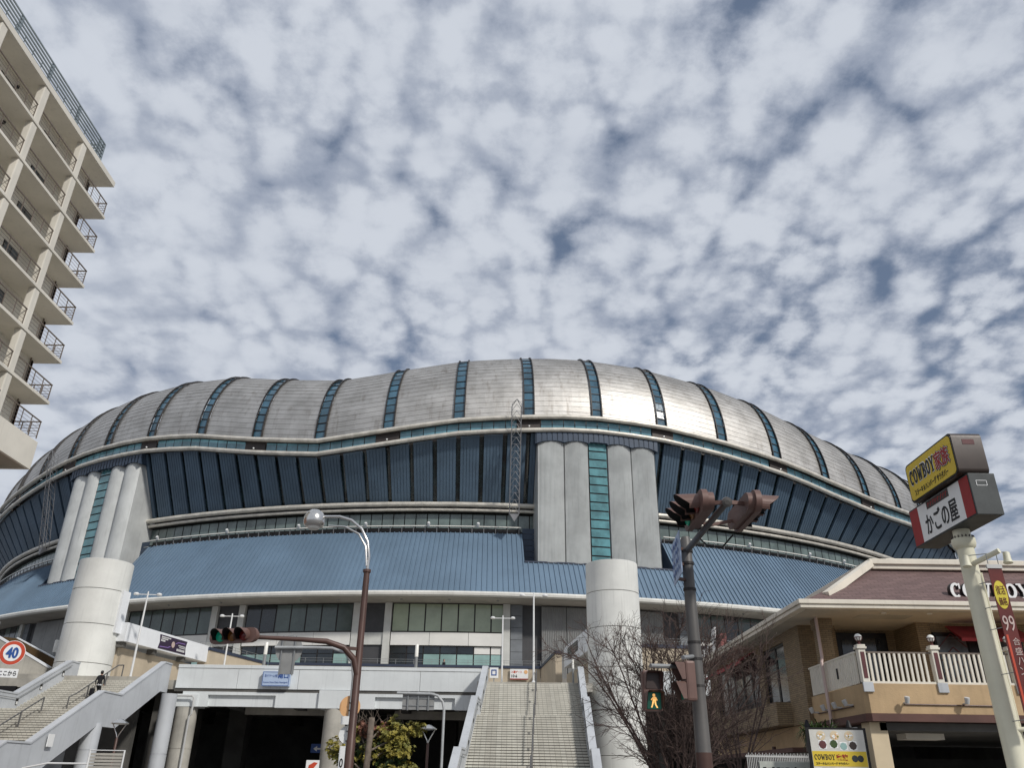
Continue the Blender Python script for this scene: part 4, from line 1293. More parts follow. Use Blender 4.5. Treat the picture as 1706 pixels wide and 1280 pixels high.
# ---- Japanese style horizontal signal head, built facing -Y, row along X
def signal_head(mbp, order, lit, yaw, c, t, hood=.34, rlens=.155, k_=1.):
    """order: materials from -x to +x"""
    M = Matrix.Translation(c) @ Matrix.Rotation(yaw, 4, 'Z') @ Matrix.Diagonal((k_, k_, k_, 1))
    mb = MB(); n = 20; prof = []
    sp = .40; hw = sp + .2; hr = .2
    out = []
    for k in range(n + 1): a = -math.pi / 2 + math.pi * k / n; out.append((hw - .0 + hr * math.cos(a), hr * math.sin(a)))
    for k in range(n + 1): a = math.pi / 2 + math.pi * k / n; out.append((-hw + hr * math.cos(a), hr * math.sin(a)))
    mb.prism([(x, -.06, z) for x, z in out], (0, .10, 0))
    sm = [(x * .92, z * .82) for x, z in out]
    mb.prism([(x, .04, z) for x, z in sm], (0, .12, 0))
    hd = mb.xf(M).build('signal_head', 'signal_brown', t, fixn=True, smooth=True)
    for i, mt in enumerate(order):
        x = (i - 1) * sp
        l_ = MB(); l_.lathe([(rlens, 0), (rlens * .98, .02), (rlens * .6, .05), (.01, .06)], (x, -.07, 0), 24, (0, -1, 0)); l_.xf(M).build('lens', mt, hd, smooth=True)
        h_ = MB(); m = 18                                   # visor: tube cut away below
        for k in range(m):
            a0 = R(-35 + 250 * k / m); a1 = R(-35 + 250 * (k + 1) / m)
            def ln(a): return hood * (.45 + .55 * max(0, math.sin(a)) ** .6)
            for r0, r1, fl in ((rlens + .03, rlens + .03, 0), (rlens + .018, rlens + .018, 1)):
                p = [(x + r0 * math.cos(a0), -.06, r0 * math.sin(a0)), (x + r0 * math.cos(a1), -.06, r0 * math.sin(a1)),
                     (x + r1 * math.cos(a1), -.06 - ln(a1), r1 * math.sin(a1) - .02), (x + r1 * math.cos(a0), -.06 - ln(a0), r1 * math.sin(a0) - .02)]
                h_.add(p, [(0, 1, 2, 3)])
        vis = h_.xf(M).build('visor', 'signal_brown', hd, smooth=True)
        vi = MB()
        for k in range(m):
            a0 = R(-35 + 250 * k / m); a1 = R(-35 + 250 * (k + 1) / m); r0 = rlens + .014
            vi.add([(x + r0 * math.cos(a0), -.065, r0 * math.sin(a0)), (x + r0 * math.cos(a1), -.065, r0 * math.sin(a1)),
                    (x + r0 * math.cos(a1), -.06 - ln(a1) + .004, r0 * math.sin(a1) - .02), (x + r0 * math.cos(a0), -.06 - ln(a0) + .004, r0 * math.sin(a0) - .02)], [(0, 1, 2, 3)])
        vi.xf(M).build('visor_lining', 'black_matt', vis)
    return hd


ts = thing('traffic_signal', 'horizontal traffic signal showing green on a long brown arm', 'traffic light', (PX, PY, 4.0))
mb = MB(); zA = 5.06
mb.tube([(PX, PY - .02, 4.2), (PX - .12, PY - .08, 4.62), (PX - .42, PY - .2, 4.92), (PX - .9, PY - .35, zA), (PX - 1.6, PY - .5, zA + .02), (PX - 2.8, PY - .8, zA + .02)], [.09, .09, .085, .08, .065, .055], 12); mb.build('arm', 'brown_paint', ts, smooth=True)
mb = MB(); mb.bar((PX - .06, PY - .1, 4.9), (PX - .5, PY - .2, 4.92), .05, .09); mb.build('brace', 'brown_paint', ts)
signal_head(None, ['lens_green', 'lens_amber', 'lens_red'], 0, R(-22), V((PX - 3.35, PY - .95, zA + .02)), ts)

# ---- grey sign post: back of a round sign over a plate on a curved arm, small plates below
GX, GY = -4.5, 24.7
gp = thing('sign_post', 'thin grey curved sign post left of the brown lamp pole, signs seen from behind', 'sign post', (GX, GY, 0))
mb = MB(); mb.tube([(GX, GY, 0), (GX, GY, 4.2), (GX - .06, GY, 4.6), (GX - .3, GY, 4.9), (GX - .7, GY, 5.02), (GX - 1.2, GY, 5.03), (GX - 2.4, GY, 5.02)], .045, 10); mb.build('post', 'galvanised', gp, smooth=True)
mb = MB(); mb.lathe([(.4, 0), (.4, .012), (.01, .013)], (GX - 2.0, GY + .08, 4.98), 32, (0, 1, 0)); mb.build('round_sign', 'sign_back', gp)
mb = MB(); mb.box((GX - 2.22, GY + .06, 4.28), (GX - 1.78, GY + .075, 4.78)); mb.build('square_plate', 'sign_back', gp)
for x in (-2.2, -1.82):
    mb = MB(); mb.box((GX + x - .02, GY + .03, 4.25), (GX + x + .02, GY + .058, 5.36)); mb.build('bracket', 'grey_post', gp)
for z, r_, m_ in ((3.42, .3, 'sign_orange'), (2.68, .24, 'sign_white')):
    mb = MB(); mb.lathe([(r_, 0), (r_, .012), (.01, .013)], (GX - .03, GY + .06, z), 28, (0, 1, 0)); mb.build('round_plate', m_, gp)
for z, w, h in ((3.05, .24, .22), (2.25, .16, .26), (1.95, .16, .34), (1.62, .16, .26)):
    mb = MB(); mb.box((GX - .1 - w / 2, GY - .08, z - h / 2), (GX - .1 + w / 2, GY - .06, z + h / 2)); p_ = mb.build('small_plate', 'sign_white', gp)
lettering('figure', '0', (GX - .15, GY - .085, 1.83), (1, 0, 0), (0, 0, 1), .1, .24, 'ink_black', gp, .004, .02)
for z in (3.5, 3.3, 2.95, 2.75, 2.5, 2.3):
    mb = MB(); mb.lathe([(.055, 0), (.055, .03)], (GX, GY, z), 12); mb.build('band_clamp', 'dark_frame', gp)

# ---- second sign post farther back, panel seen from behind
BX, BY = -2.75, 37.5
sp2 = thing('sign_post', 'grey hooked sign post holding a ribbed rectangular sign seen from behind', 'sign post', (BX, BY, 0))
mb = MB(); mb.tube([(BX, BY, 0), (BX, BY, 4.3), (BX - .08, BY, 4.62), (BX - .3, BY, 4.86), (BX - .6, BY, 4.93), (BX - 2.1, BY, 4.95)], .06, 10); mb.build('post', 'galvanised', sp2, smooth=True)
mb = MB(); mb.box((BX - 1.85, BY + .1, 4.28), (BX - .45, BY + .13, 5.0)); mb.build('panel', 'sign_back', sp2)
for x in (-1.6, -1.15, -.7):
    mb = MB(); mb.box((BX + x - .03, BY + .03, 4.25), (BX + x + .03, BY + .098, 5.03)); mb.build('rib', 'grey_post', sp2)
for z in (4.45, 4.75):
    mb = MB(); mb.box((BX - 1.84, BY + .07, z - .02), (BX - .46, BY + .097, z + .02)); mb.build('rail', 'grey_post', sp2)

# ---- low park lamps with inverted triangle heads
def park_lamp():
    t = thing('park_lamp', '', 'lamp', (0, 0, 0), 'brown park lamps with saucer heads', False)
    mb = MB(); mb.lathe([(.12, 0), (.12, .1), (.06, .14), (.055, 2.95), (.02, 3.0)], n=12); mb.build('pole', 'brown_paint', t, smooth=True)
    mb = MB()
    for sg in (-1, 1): mb.tube([(0, 0, 2.95), (sg * .05, 0, 3.1), (sg * .3, 0, 3.55)], .022, 8)
    mb.build('fork', 'chrome', t, smooth=True)
    mb = MB(); mb.lathe([(.05, 3.5), (.36, 3.53), (.37, 3.56), (.2, 3.66), (.1, 3.72), (.02, 3.73)], n=20); mb.build('saucer', 'chrome', t, smooth=True)
    return t


pl = park_lamp(); pl.location = (-3.45, 38.3, 0); pl['label'] = 'brown park lamp with saucer head between the small tree and the broad stairs'
p2_ = copy_tree(pl); p2_.location = (-16.7, 37.5, 0); p2_['label'] = 'brown park lamp with saucer head in front of the left stair columns'

# ---- right hand signal pole
QX, QY = 2.58, 11.5
rp_ = thing('signal_pole', 'grey signal pole with brown base and a short raised arm at the right', 'signal pole', (QX, QY, 0))
mb = MB(); mb.lathe([(.105, 1.95), (.1, 2.0), (.085, 3.4), (.075, 4.78), (.06, 4.83), (.01, 4.84)], (QX, QY, 0), 18); mb.build('upper_pole', 'pole_grey', rp_, smooth=True)
mb = MB(); mb.lathe([(.15, 0), (.15, .05), (.112, .07), (.107, 1.95)], (QX, QY, 0), 18); mb.build('lower_pole', 'brown_paint', rp_, smooth=True)
HUB = V((.2827 * 9.95, 9.95, 4.87))
mb = MB(); mb.tube([(QX, QY, 4.62), tuple(HUB)], [.045, .042], 12); mb.build('arm', 'pole_grey', rp_, smooth=True)
mb = MB(); mb.lathe([(.065, -.05), (.065, .03), (.03, .04)], tuple(HUB), 16, (-.15, -.9, -.35)); mb.build('arm_cap', 'pole_grey', rp_)
for z in (3.1, 3.32, 4.05, 4.42, 4.6, 2.75):
    mb = MB(); mb.lathe([(.093, 0), (.093, .035)], (QX, QY, z), 16); mb.build('band_clamp', 'dark_frame', rp_)
mb = MB(); mb.tube([(QX + .1, QY - .4, 4.72), (QX + .16, QY - .6, 4.55), (QX + .34, QY - .7, 4.5), (QX + .45, QY - .9, 4.62)], .012, 6); mb.build('cable', 'black_matt', rp_)

for sg, lab in ((-1, 'brown traffic signal facing left on the right hand pole'), (1, 'brown traffic signal facing right on the right hand pole')):
    t = thing('traffic_signal', lab, 'traffic light', tuple(HUB))
    cx = HUB.x + (.36 if sg > 0 else -.31); cy = HUB.y + .40
    order = ['lens_red', 'lens_amber', 'lens_green'] if sg < 0 else ['lens_green', 'lens_amber', 'lens_red']
    # yaw so that the lenses look towards sg * X
    yaw = R(-90) if sg < 0 else R(90)
    if sg < 0: order = ['lens_green', 'lens_amber', 'lens_red']
    signal_head(None, order, 0, yaw, V((cx, cy, 4.87)), t, hood=.42, rlens=.155, k_=.74)
    mb = MB(); mb.bar(tuple(HUB), (cx - sg * .08, cy - .3, 4.88), .04, .05); mb.build('bracket', 'signal_brown', t)
    mb = MB(); mb.bar((HUB.x - .1, HUB.y + .7, 4.76), (cx - sg * .08, cy + .3, 4.84), .035, .04); mb.build('bracket', 'signal_brown', t)

# pedestrian signals
def ped_signal(label, c, yaw, show):
    t = thing('pedestrian_signal', label, 'traffic light', tuple(c))
    M = Matrix.Translation(c) @ Matrix.Rotation(yaw, 4, 'Z')
    mb = MB(); mb.box((-.125, -.02, -.25), (.125, .12, .25)); b_ = mb.xf(M).build('housing', 'signal_brown', t, bevel=.03)
    for z, m_ in ((.115, 'ped_off'), (-.125, 'ped_green')):
        l_ = MB(); l_.box((-.095, -.03, z - .1), (.095, -.021, z + .1)); ln_ = l_.xf(M).build('lens', m_, t, bevel=.008)
        v_ = MB(); o_ = [(-.115, -.1), (-.115, .09), (-.09, .115), (.09, .115), (.115, .09), (.115, -.1)]
        for (x0, z0), (x1, z1) in zip(o_, o_[1:]):
            d0 = .05 if z0 < 0 else .13; d1 = .05 if z1 < 0 else .13
            v_.add([(x0, -.02, z + z0), (x1, -.02, z + z1), (x1, -.02 - d1, z + z1), (x0, -.02 - d0, z + z0)], [(0, 1, 2, 3)])
            v_.add([(x0 * .94, -.02, z + z0 * .94), (x1 * .94, -.02, z + z1 * .94), (x1 * .94, -.02 - d1, z + z1 * .94), (x0 * .94, -.02 - d0, z + z0 * .94)], [(0, 3, 2, 1)])
        v_.xf(M).build('visor', 'signal_brown', t)
        if show and z < 0:
            f_ = MB()                                       # the walking figure
            f_.lathe([(.018, 0), (.018, .004)], (0, -.032, z + .066), 12, (0, -1, 0))
            P2 = lambda pts: f_.prism([(x, -.032, z + y) for x, y in pts], (0, -.005, 0))
            P2([(-.022, -.005), (.024, -.005), (.03, .04), (.012, .048), (-.016, .044)])
            P2([(-.02, .04), (-.045, .012), (-.036, .002), (-.018, .022)])
            P2([(.026, .038), (.044, .006), (.034, -.002), (.02, .02)])
            f_.v = [(a, b - .0002 * i, c_) for i, (a, b, c_) in enumerate(f_.v)]
            P2([(-.022, -.004), (.0, -.006), (-.014, -.045), (-.03, -.085), (-.046, -.082), (-.03, -.045)])
            P2([(.002, -.006), (.024, -.006), (.026, -.045), (.048, -.085), (.03, -.088), (.008, -.048)])
            f_.xf(M).build('walking_figure', 'ped_figure', ln_, fixn=True)
    return t, M


pc = V((.1707 * 11.0, 11.0, 1.6 + .0962 * 11.0))
t, M = ped_signal('pedestrian signal with lit walking figure beside the right hand pole', pc, R(8), True)
mb = MB(); mb.tube([(pc.x, pc.y + .05, pc.z + .31), (QX, QY, pc.z + .36)], .028, 8); mb.build('bracket', 'grey_post', t)
pc2 = V((.2075 * 11.3, 11.2, 1.6 + .107 * 11.2))
t, M = ped_signal('pedestrian signal turned sideways behind the lit one on the right hand pole', pc2, R(-82), False)
mb = MB(); mb.tube([(pc2.x, pc2.y, pc2.z + .3), (QX, QY, pc2.z + .36)], .028, 8); mb.build('bracket', 'grey_post', t)
# plate on the pole facing left
ps = thing('street_name_plate', 'white plate with blue writing bolted to the left of the signal pole', 'sign', (2.3, 11.2, 4.1))
mb = MB(); mb.prism([(2.34, 10.75, 4.14), (2.4, 11.62, 4.14), (2.4, 11.62, 4.72), (2.34, 10.75, 4.72)], (-.012, 0, 0)); mb.build('plate', 'sign_plate_blue', ps, fixn=True)
for k in range(4):
    for q in range(4):
        y0 = 11.5 - q * .19; x0 = 2.328 + (y0 - 10.75) * .069 - .014
        mb = MB(); z0 = 4.58 - k * .12; w_ = .05 + .06 * rnd.random(); h_ = .04 + .03 * rnd.random()
        mb.prism([(x0, y0, z0), (x0 - w_ * .069, y0 - w_, z0), (x0 - w_ * .069, y0 - w_, z0 + h_), (x0, y0, z0 + h_)], (-.003, 0, 0)); mb.build('character', 'sign_blue', ps, fixn=True)
for z in (4.2, 4.42, 4.64):
    mb = MB(); mb.bar((2.38, 11.4, z), (QX, QY, z), .05, .04); mb.build('bracket', 'brown_paint', ps)

# ---- speed limit sign at the left edge
s4 = thing('speed_limit_sign', 'round speed limit sign reading 40 with a white plate below', 'road sign', (-12.15, 20.5, 0))
cx, cy, cz = -12.12, 20.5, 4.22
nrm = V((.28, -.95, -.05)).normalized(); ux = V((0, 0, 1)).cross(nrm).normalized() * 1; ux = V((.95, .28, 0)).normalized(); uz = nrm.cross(ux) * -1
if uz.z < 0: uz = -uz
for r_, m_, k in ((.285, 'sign_white', 0), (.273, 'sign_orange_red', 1), (.195, 'sign_white', 2)):
    mb = MB(); mb.lathe([(r_, 0), (r_, .006), (.01, .0065)], V((cx, cy, cz)) + nrm * (.008 * k), 40, nrm); mb.build('disc' if k == 0 else 'rim' if k == 1 else 'face', m_, s4)
lettering('figures', '40', V((cx, cy, cz)) + nrm * .027 - ux * .125 - uz * .115, ux, uz, .25, .235, 'sign_blue', s4, .006, .0, .012)
mb = MB(); b0 = V((cx, cy, cz - .47)); mb.prism([b0 - ux * .24 - uz * .1, b0 + ux * .24 - uz * .1, b0 + ux * .24 + uz * .1, b0 - ux * .24 + uz * .1], nrm * .012); mb.build('plate', 'sign_white', s4, fixn=True)
lettering('lettering', 'ここから', b0 + nrm * .018 - ux * .17 - uz * .055, ux, uz, .38, .11, 'ink_black', s4, .004, .02)
mb = MB(); mb.tube([(cx - .75, cy + .3, 0), (cx - .75, cy + .3, 5.0)], .05, 10); mb.build('post', 'galvanised', s4, smooth=True)
for z in (4.3, 4.1, 3.8):
    mb = MB(); mb.bar((cx - .75, cy + .3, z), (cx - .05, cy + .04, z), .03, .04); mb.build('bracket', 'grey_post', s4)

# ================================================================== restaurant at the right
rest = thing('restaurant', 'two storey brick restaurant with white balcony and brown hipped roof', 'building', (16, 33, 0))
BXL, BYF = 11.76, 28.0                                      # balcony corner
EX, EY = 10.6, 29.5                                         # eave corner
SOF = 7.33
# upper storey walls
mb = MB(); mb.box((13.1, 34.0, 3.7), (16.1, 34.4, SOF + .3)); mb.build('door_wall', 'brick_tan', rest)
mb = MB(); mb.box((15.9, 32.0, 3.7), (16.42, 34.0, SOF + .25)); mb.build('pier', 'brick_tan', rest)
mb = MB(); mb.box((16.42, 32.1, 6.95), (27, 32.5, SOF + .22)); mb.build('lintel', 'brick_tan', rest)
mb = MB(); mb.box((16.42, 32.1, 3.7), (27, 32.5, 4.75)); mb.build('sill_wall', 'brick_tan', rest)
mb = MB(); mb.box((19.9, 32.02, 4.75), (20.9, 32.5, 6.95)); mb.build('pier', 'brick_tan', rest)
mb = MB(); mb.box((11.83, 31.45, 4.55), (12.35, 31.95, 6.95)); mb.box((11.78, 31.40, 6.95), (12.40, 32.0, SOF + .2)); mb.build('pillar', 'brick_tan', rest)
mb = MB(); mb.box((11.6, 33.0, 3.7), (13.1, 35.0, SOF + .28)); mb.build('corner_wall', 'brick_tan', rest)
# left side wall with a long window band over a brick bay
mb = MB(); mb.box((11.6, 38.2, 3.7), (12.0, 39.0, SOF + .27)); mb.build('side_pier', 'brick_tan', rest)
mb = MB(); mb.box((11.62, 46.8, 3.7), (12.0, 48.5, SOF + .27)); mb.build('side_pier', 'brick_tan', rest)
mb = MB(); mb.box((11.0, 35.02, 3.72), (12.0, 46.8, 4.6)); mb.build('bay_sill', 'brick_tan', rest)
mb = MB(); mb.box((11.65, 35.0, 7.0), (12.0, 46.8, SOF + .26)); mb.build('side_lintel', 'brick_tan', rest)
mb = MB(); mb.box((13.0, 34.4, 3.7), (26.9, 48.5, SOF + .24)); mb.build('inner_core', 'black_frame', rest)
for k, y in enumerate([35.05, 36.6, 38.2, 39.05, 40.6, 42.1, 43.7, 45.2]):
    y1 = [36.55, 38.15, 38.2, 40.55, 42.05, 43.65, 45.15, 46.75][k]
    if y1 - y < .5: continue
    f = MB(); f.box((11.72, y, 4.6), (11.8, y + .09, 7.0)); f.box((11.72, y1 - .06, 4.6), (11.8, y1, 7.0)); f.box((11.72, y + .09, 6.9), (11.8, y1 - .06, 7.0)); f.box((11.72, y + .09, 4.6), (11.8, y1 - .06, 4.68)); f = f.build('side_window', 'black_frame', rest)
    g0 = MB(); g0.box((11.75, y + .1, 4.69), (11.77, y1 - .07, 6.89)); g0.build('pane', 'rest_glass', f)
# terrace door
d = MB(); d.box((13.45, 33.86, 4.5), (15.5, 33.99, 7.2)); d = d.build('terrace_door', 'black_frame', rest)
for x0, x1, z0, z1 in ((13.62, 14.05, 4.6, 6.9), (14.2, 15.0, 6.45, 6.98), (14.2, 14.98, 4.6, 6.35), (15.1, 15.4, 4.6, 6.95)):
    g0 = MB(); g0.box((x0, 33.83, z0), (x1, 33.858, z1)); g0.build('pane', 'rest_glass', d)
# terrace window with diamond lattice
w = MB(); w.box((16.5, 32.0, 4.75), (19.9, 32.09, 6.95)); w = w.build('terrace_window', 'black_frame', rest)
for x0, x1, m_ in ((16.58, 17.7, 'apt_door'), (17.78, 18.0, 'black_frame'), (18.15, 19.8, 'apt_door')):
    g0 = MB(); g0.box((x0, 31.97, 4.85), (x1, 31.998, 6.8)); g0.build('pane', m_, w)
lt = MB()
for k in range(4):
    zc = 4.9 + k * .5
    for a, b in (((16.6, zc), (17.14, zc + .5)), ((17.14, zc + .5), (17.68, zc))): lt.bar((a[0], 31.95, a[1]), (b[0], 31.95, b[1]), .02, .025)
lt.build('lattice', 'maroon', w, kind='stuff')
for x in (21.2, 23.6):
    w = MB(); w.box((x, 32.0, 4.75), (x + 2.1, 32.09, 6.95)); w = w.build('terrace_window', 'black_frame', rest)
    g0 = MB(); g0.box((x + .1, 31.97, 4.85), (x + 2.0, 31.998, 6.85)); g0.build('pane', 'rest_glass', w)
# floor slab, ochre band and brown fascia of the balcony
mb = MB(); mb.prism([(BXL, BYF + .15, 3.7), (BXL + .12, BYF, 3.7), (27, BYF, 3.7), (27, 34.2, 3.7), (BXL, 34.2, 3.7)], (0, 0, .92)); mb.build('balcony_band', 'ochre', rest, fixn=True)
mb = MB(); mb.prism([(BXL - .05, BYF + .1, 3.46), (BXL + .1, BYF - .05, 3.46), (27, BYF - .05, 3.46), (27, 34.2, 3.46), (BXL - .05, 34.2, 3.46)], (0, 0, .235)); mb.build('balcony_fascia', 'ochre_dark', rest, fixn=True)
mb = MB(); mb.box((11.7, 34.21, 2.9), (12.1, 48.5, 3.69)); mb.build('side_band', 'ochre', rest)
mb = MB(); mb.box((11.2, 34.3, 2.72), (12.2, 48.4, 2.88)); mb.build('side_fascia', 'ochre_dark', rest)
mb = MB(); mb.box((12.2, 28.3, 3.2), (26.4, 40, 3.44)); mb.build('garage_ceiling', 'concrete_dark', rest)
# ground floor: corner pillar, dark walls
mb = MB(); mb.box((BXL + .1, BYF + .3, 0), (BXL + .68, BYF + .95, 3.455)); mb.build('corner_pillar', 'pillar_cream', rest, bevel=.02)
mb = MB(); mb.box((19.5, BYF + .3, 0), (20.1, BYF + .95, 3.455)); mb.build('corner_pillar', 'pillar_cream', rest, bevel=.02)
mb = MB(); mb.box((11.6, 40, 0), (27, 40.4, 2.7)); mb.build('garage_back_wall', 'concrete_dark', rest)
mb = MB(); mb.box((11.65, 34.5, 0), (11.95, 40, 2.71)); mb.build('garage_side_wall', 'concrete', rest)
mb = MB(); mb.box((26.5, 30, 0), (27, 40, 3.45)); mb.build('garage_side_wall', 'concrete_dark', rest)
mb = MB(); mb.box((15.2, 37.4, 0), (16.2, 38.4, 3.45)); mb.build('garage_column', 'concrete_dark', rest)
mb = MB(); mb.box((13.5, 29.4, 3.0), (14.8, 30.1, 3.19)); mb.build('ceiling_box', 'apt_cream', rest)
mb = MB(); mb.box((14.9, 39.6, 1.9), (17.0, 39.7, 2.75)); sh = mb.build('garage_shutter', 'galvanised', rest)
for k in range(9):
    r_ = MB(); r_.box((14.95 + k * .23, 39.56, 1.9), (15.05 + k * .23, 39.599, 2.74)); r_.build('slat', 'grey_post', sh)
mb = MB(); mb.box((14.4, 37.0, 2.55), (15.0, 37.08, 2.72)); ex = mb.build('exit_light', mat('exit_green', S(120, 170, 40), .4, 0, .05, emit=.6), rest)
# balcony balustrade
bal = []
def balpost(x):
    mb = MB(); mb.box((x - .12, BYF + .0, 4.66), (x + .12, BYF + .24, 5.72)); p_ = mb.build('balcony_post', 'baluster', rest, bevel=.015)
    mb = MB(); mb.box((x - .065, BYF - .014, 4.78), (x + .065, BYF - .001, 5.62)); mb.build('inset', 'maroon', p_)
    mb = MB(); mb.box((x - .165, BYF - .045, 5.72), (x + .165, BYF + .285, 5.79)); mb.box((x - .14, BYF - .02, 5.795), (x + .14, BYF + .26, 5.86)); mb.build('cap', 'baluster', p_, bevel=.012)
    mb = MB(); mb.box((x - .17, BYF - .07, 4.35), (x + .17, BYF - .004, 4.655)); mb.build('corbel', 'deck_grey', p_, bevel=.015)
    t = thing('globe_lamp', 'lamp', 'lamp', (x, BYF + .12, 5.86))
    c = V((x, BYF + .12, 5.86))
    mb = MB(); mb.lathe([(.07, 0), (.06, .04), (.025, .07), (.04, .1), (.08, .13), (.02, .135)], c, 14); mb.build('stem', 'maroon', t, smooth=True)
    mb = MB(); gr = .125; mb.lathe([(gr * math.sin(R(a)), .24 - gr * math.cos(R(a))) for a in range(4, 180, 11)], c, 20); mb.build('globe', 'globe', t, smooth='all')
    for k in range(4):
        a = k * math.pi / 4; mb = MB(); rg = gr + .006
        mb.tube([c + V((rg * math.sin(R(b)) * math.cos(a), rg * math.sin(R(b)) * math.sin(a), .24 - rg * math.cos(R(b)))) for b in range(-95, 96, 19)], .009, 5); mb.build('cage_hoop', 'maroon', t)
    mb = MB(); mb.tube([c + V((.132 * math.cos(R(b)), .132 * math.sin(R(b)), .24)) for b in range(0, 361, 30)], .012, 5); mb.build('cage_ring', 'maroon', t)
    t['group'] = 'globe lamps on the balcony posts'
    return t


for x, lab in ((BXL + .15, 'caged globe lamp on the corner post of the restaurant balcony'), (14.38, 'caged globe lamp on the middle balcony post, left of the sign pole'), (16.98, 'caged globe lamp on the balcony post right of the sign pole'), (19.6, 'caged globe lamp on the far right balcony post')):
    balpost(x)['label'] = lab
mb = MB(); mb.bar((BXL + .3, BYF + .12, 5.62), (27, BYF + .12, 5.62), .07, .05); mb.build('top_rail', 'apt_rail', rest)
mb = MB(); mb.bar((BXL + .3, BYF + .12, 4.66), (27, BYF + .12, 4.66), .14, .07); mb.build('bottom_rail', 'baluster', rest)
first = None
xs = [x for x in [BXL + .42 + k * .168 for k in range(62)] if all(abs(x - p) > .2 for p in (14.38, 16.98, 19.6)) and x < 21.8]
for x in xs:
    if first is None:
        mb = MB(); mb.box((x - .035, BYF + .09, 4.69), (x + .035, BYF + .15, 5.6)); first = mb.build('baluster', 'baluster', rest); fx = x
    else:
        o = first.copy(); COL.objects.link(o); o.parent = rest; o.location = (x - fx, 0, 0)
# solid side of the balcony: vertical boards
for k in range(26):
    y = BYF + .32 + k * .17
    mb = MB(); mb.box((BXL - .02, y, 4.64), (BXL + .05, y + .13, 5.6)); mb.build('side_board', 'baluster', rest)
mb = MB(); mb.bar((BXL + .015, BYF + .25, 5.63), (BXL + .015, 32.8, 5.63), .1, .06); mb.build('side_rail', 'baluster', rest)
mb = MB(); mb.box((BXL - .05, 29.9, 4.95), (BXL - .021, 30.0, 5.3)); mb.build('vent_slot', 'black_matt', rest)
# roof: eave cornice, soffit, shingled slope, upper cornice
mb = MB(); mb.box((EX, EY, SOF + .02), (27.5, EY + .35, SOF + .16)); mb.box((EX - .06, EY - .06, SOF + .16), (27.5, EY + .35, SOF + .32)); mb.build('eave_cornice', 'cornice', rest, bevel=.02)
mb = MB(); mb.box((EX, EY + .36, SOF + .015), (EX + .35, 50, SOF + .155)); mb.box((EX - .06, EY + .36, SOF + .165), (EX + .35, 50, SOF + .325)); mb.build('eave_cornice', 'cornice', rest, bevel=.02)
mb = MB(); mb.box((EX + .3, EY + .3, SOF), (27.4, 50, SOF + .1)); mb.build('soffit', 'rest_soffit', rest)
mb = MB(); mb.box((13.2, 30.6, SOF - .012), (15.2, 31.4, SOF - .001)); mb.build('soffit_vent', 'concrete', rest)
for x in (13.9, 15.6):
    mb = MB(); mb.lathe([(.1, 0), (.1, -.03), (.02, -.035)], (x, 30.2, SOF), 14); mb.build('downlight', 'globe', rest)
e0 = [(EX + .2, EY + .15, SOF + .30), (27.4, EY + .15, SOF + .30)]
u0 = [(15.3, 33.3, 9.75), (27.4, 33.3, 9.75)]
mb = MB(); mb.quad(e0[0], e0[1], u0[1], u0[0]); mb.quad((EX + .2, 50, SOF + .3), e0[0], u0[0], (15.3, 46, 9.75)); mb.build('roof', 'shingle', rest)
mb = MB(); mb.box((15.5, 33.2, 9.3), (22.2, 45.5, 9.62)); mb.build('upper_frieze', 'roof_shingle_trim', rest)
mb = MB(); mb.box((15.0, 32.85, 9.62), (22.0, 46, 9.8)); mb.box((14.9, 32.75, 9.805), (22.1, 46.1, 10.02)); mb.build('upper_cornice', 'cornice', rest, bevel=.03)
mb = MB(); mb.bar((EX + 1.3, EY + .75, SOF + .62), (15.05, 32.95, 9.9), .25, .26); mb.build('hip_board', 'cornice', rest)
mb = MB(); mb.box((16.2, 34, 10.0), (20, 36, 10.35)); mb.build('roof_hatch', 'cornice', rest)
# pipes
mb = MB(); mb.tube([(BXL - .02, 31.25, SOF), (BXL - .02, 31.2, 5.85), (BXL - .14, 31.0, 5.65), (BXL - .14, 30.9, 3.2)], .06, 10); mb.build('downpipe', 'pipe_pink', rest, smooth=True)
mb = MB(); mb.tube([(BXL - .4, BYF + .75, 3.22), (BXL - .18, BYF + .7, 3.24), (BXL - .1, BYF + .7, 3.1), (BXL - .1, BYF + .7, 0)], .075, 10); mb.build('downpipe', 'pipe_grey', rest, smooth=True)
mb = MB(); mb.tube([(11.3, 37, 3.0), (11.3, 37, 0)], .08, 10); mb.build('downpipe', 'brown_paint', rest, smooth=True)
# awnings
def awning(label, a, b, out, z1, z0):
    a = V(a); b = V(b); o_ = V(out); mb = MB()
    vs_ = [a + V((0, 0, z1)), b + V((0, 0, z1)), b + o_ + V((0, 0, z0)), a + o_ + V((0, 0, z0)), b + o_ + V((0, 0, z0 - .12)), a + o_ + V((0, 0, z0 - .12)),
           a + V((0, 0, z1 - .03)), b + V((0, 0, z1 - .03))]
    mb.add(vs_, [(0, 1, 2, 3), (3, 2, 4, 5), (0, 3, 6), (1, 7, 2), (6, 7, 4, 5)])
    t = thing('awning', label, 'awning', tuple(a + V((0, 0, z0))))
    mb.build('canvas', 'awning_red', t)
    m2 = MB(); m2.tube([a + V((0, 0, z1 - .5)), a + o_ + V((0, 0, z0 - .05))], .015, 6); m2.tube([b + V((0, 0, z1 - .5)), b + o_ + V((0, 0, z0 - .05))], .015, 6); m2.build('stay', 'black_frame', t)


awning('red canvas awning over the terrace window behind the sign pole', (17.0, 31.95, 0), (19.7, 31.95, 0), (0, -1.0, 0), 7.2, 6.6)
awning('dusky red awning along the left side of the restaurant', (11.6, 39.2, 0), (11.6, 46.6, 0), (-.7, 0, 0), 7.2, 6.75)
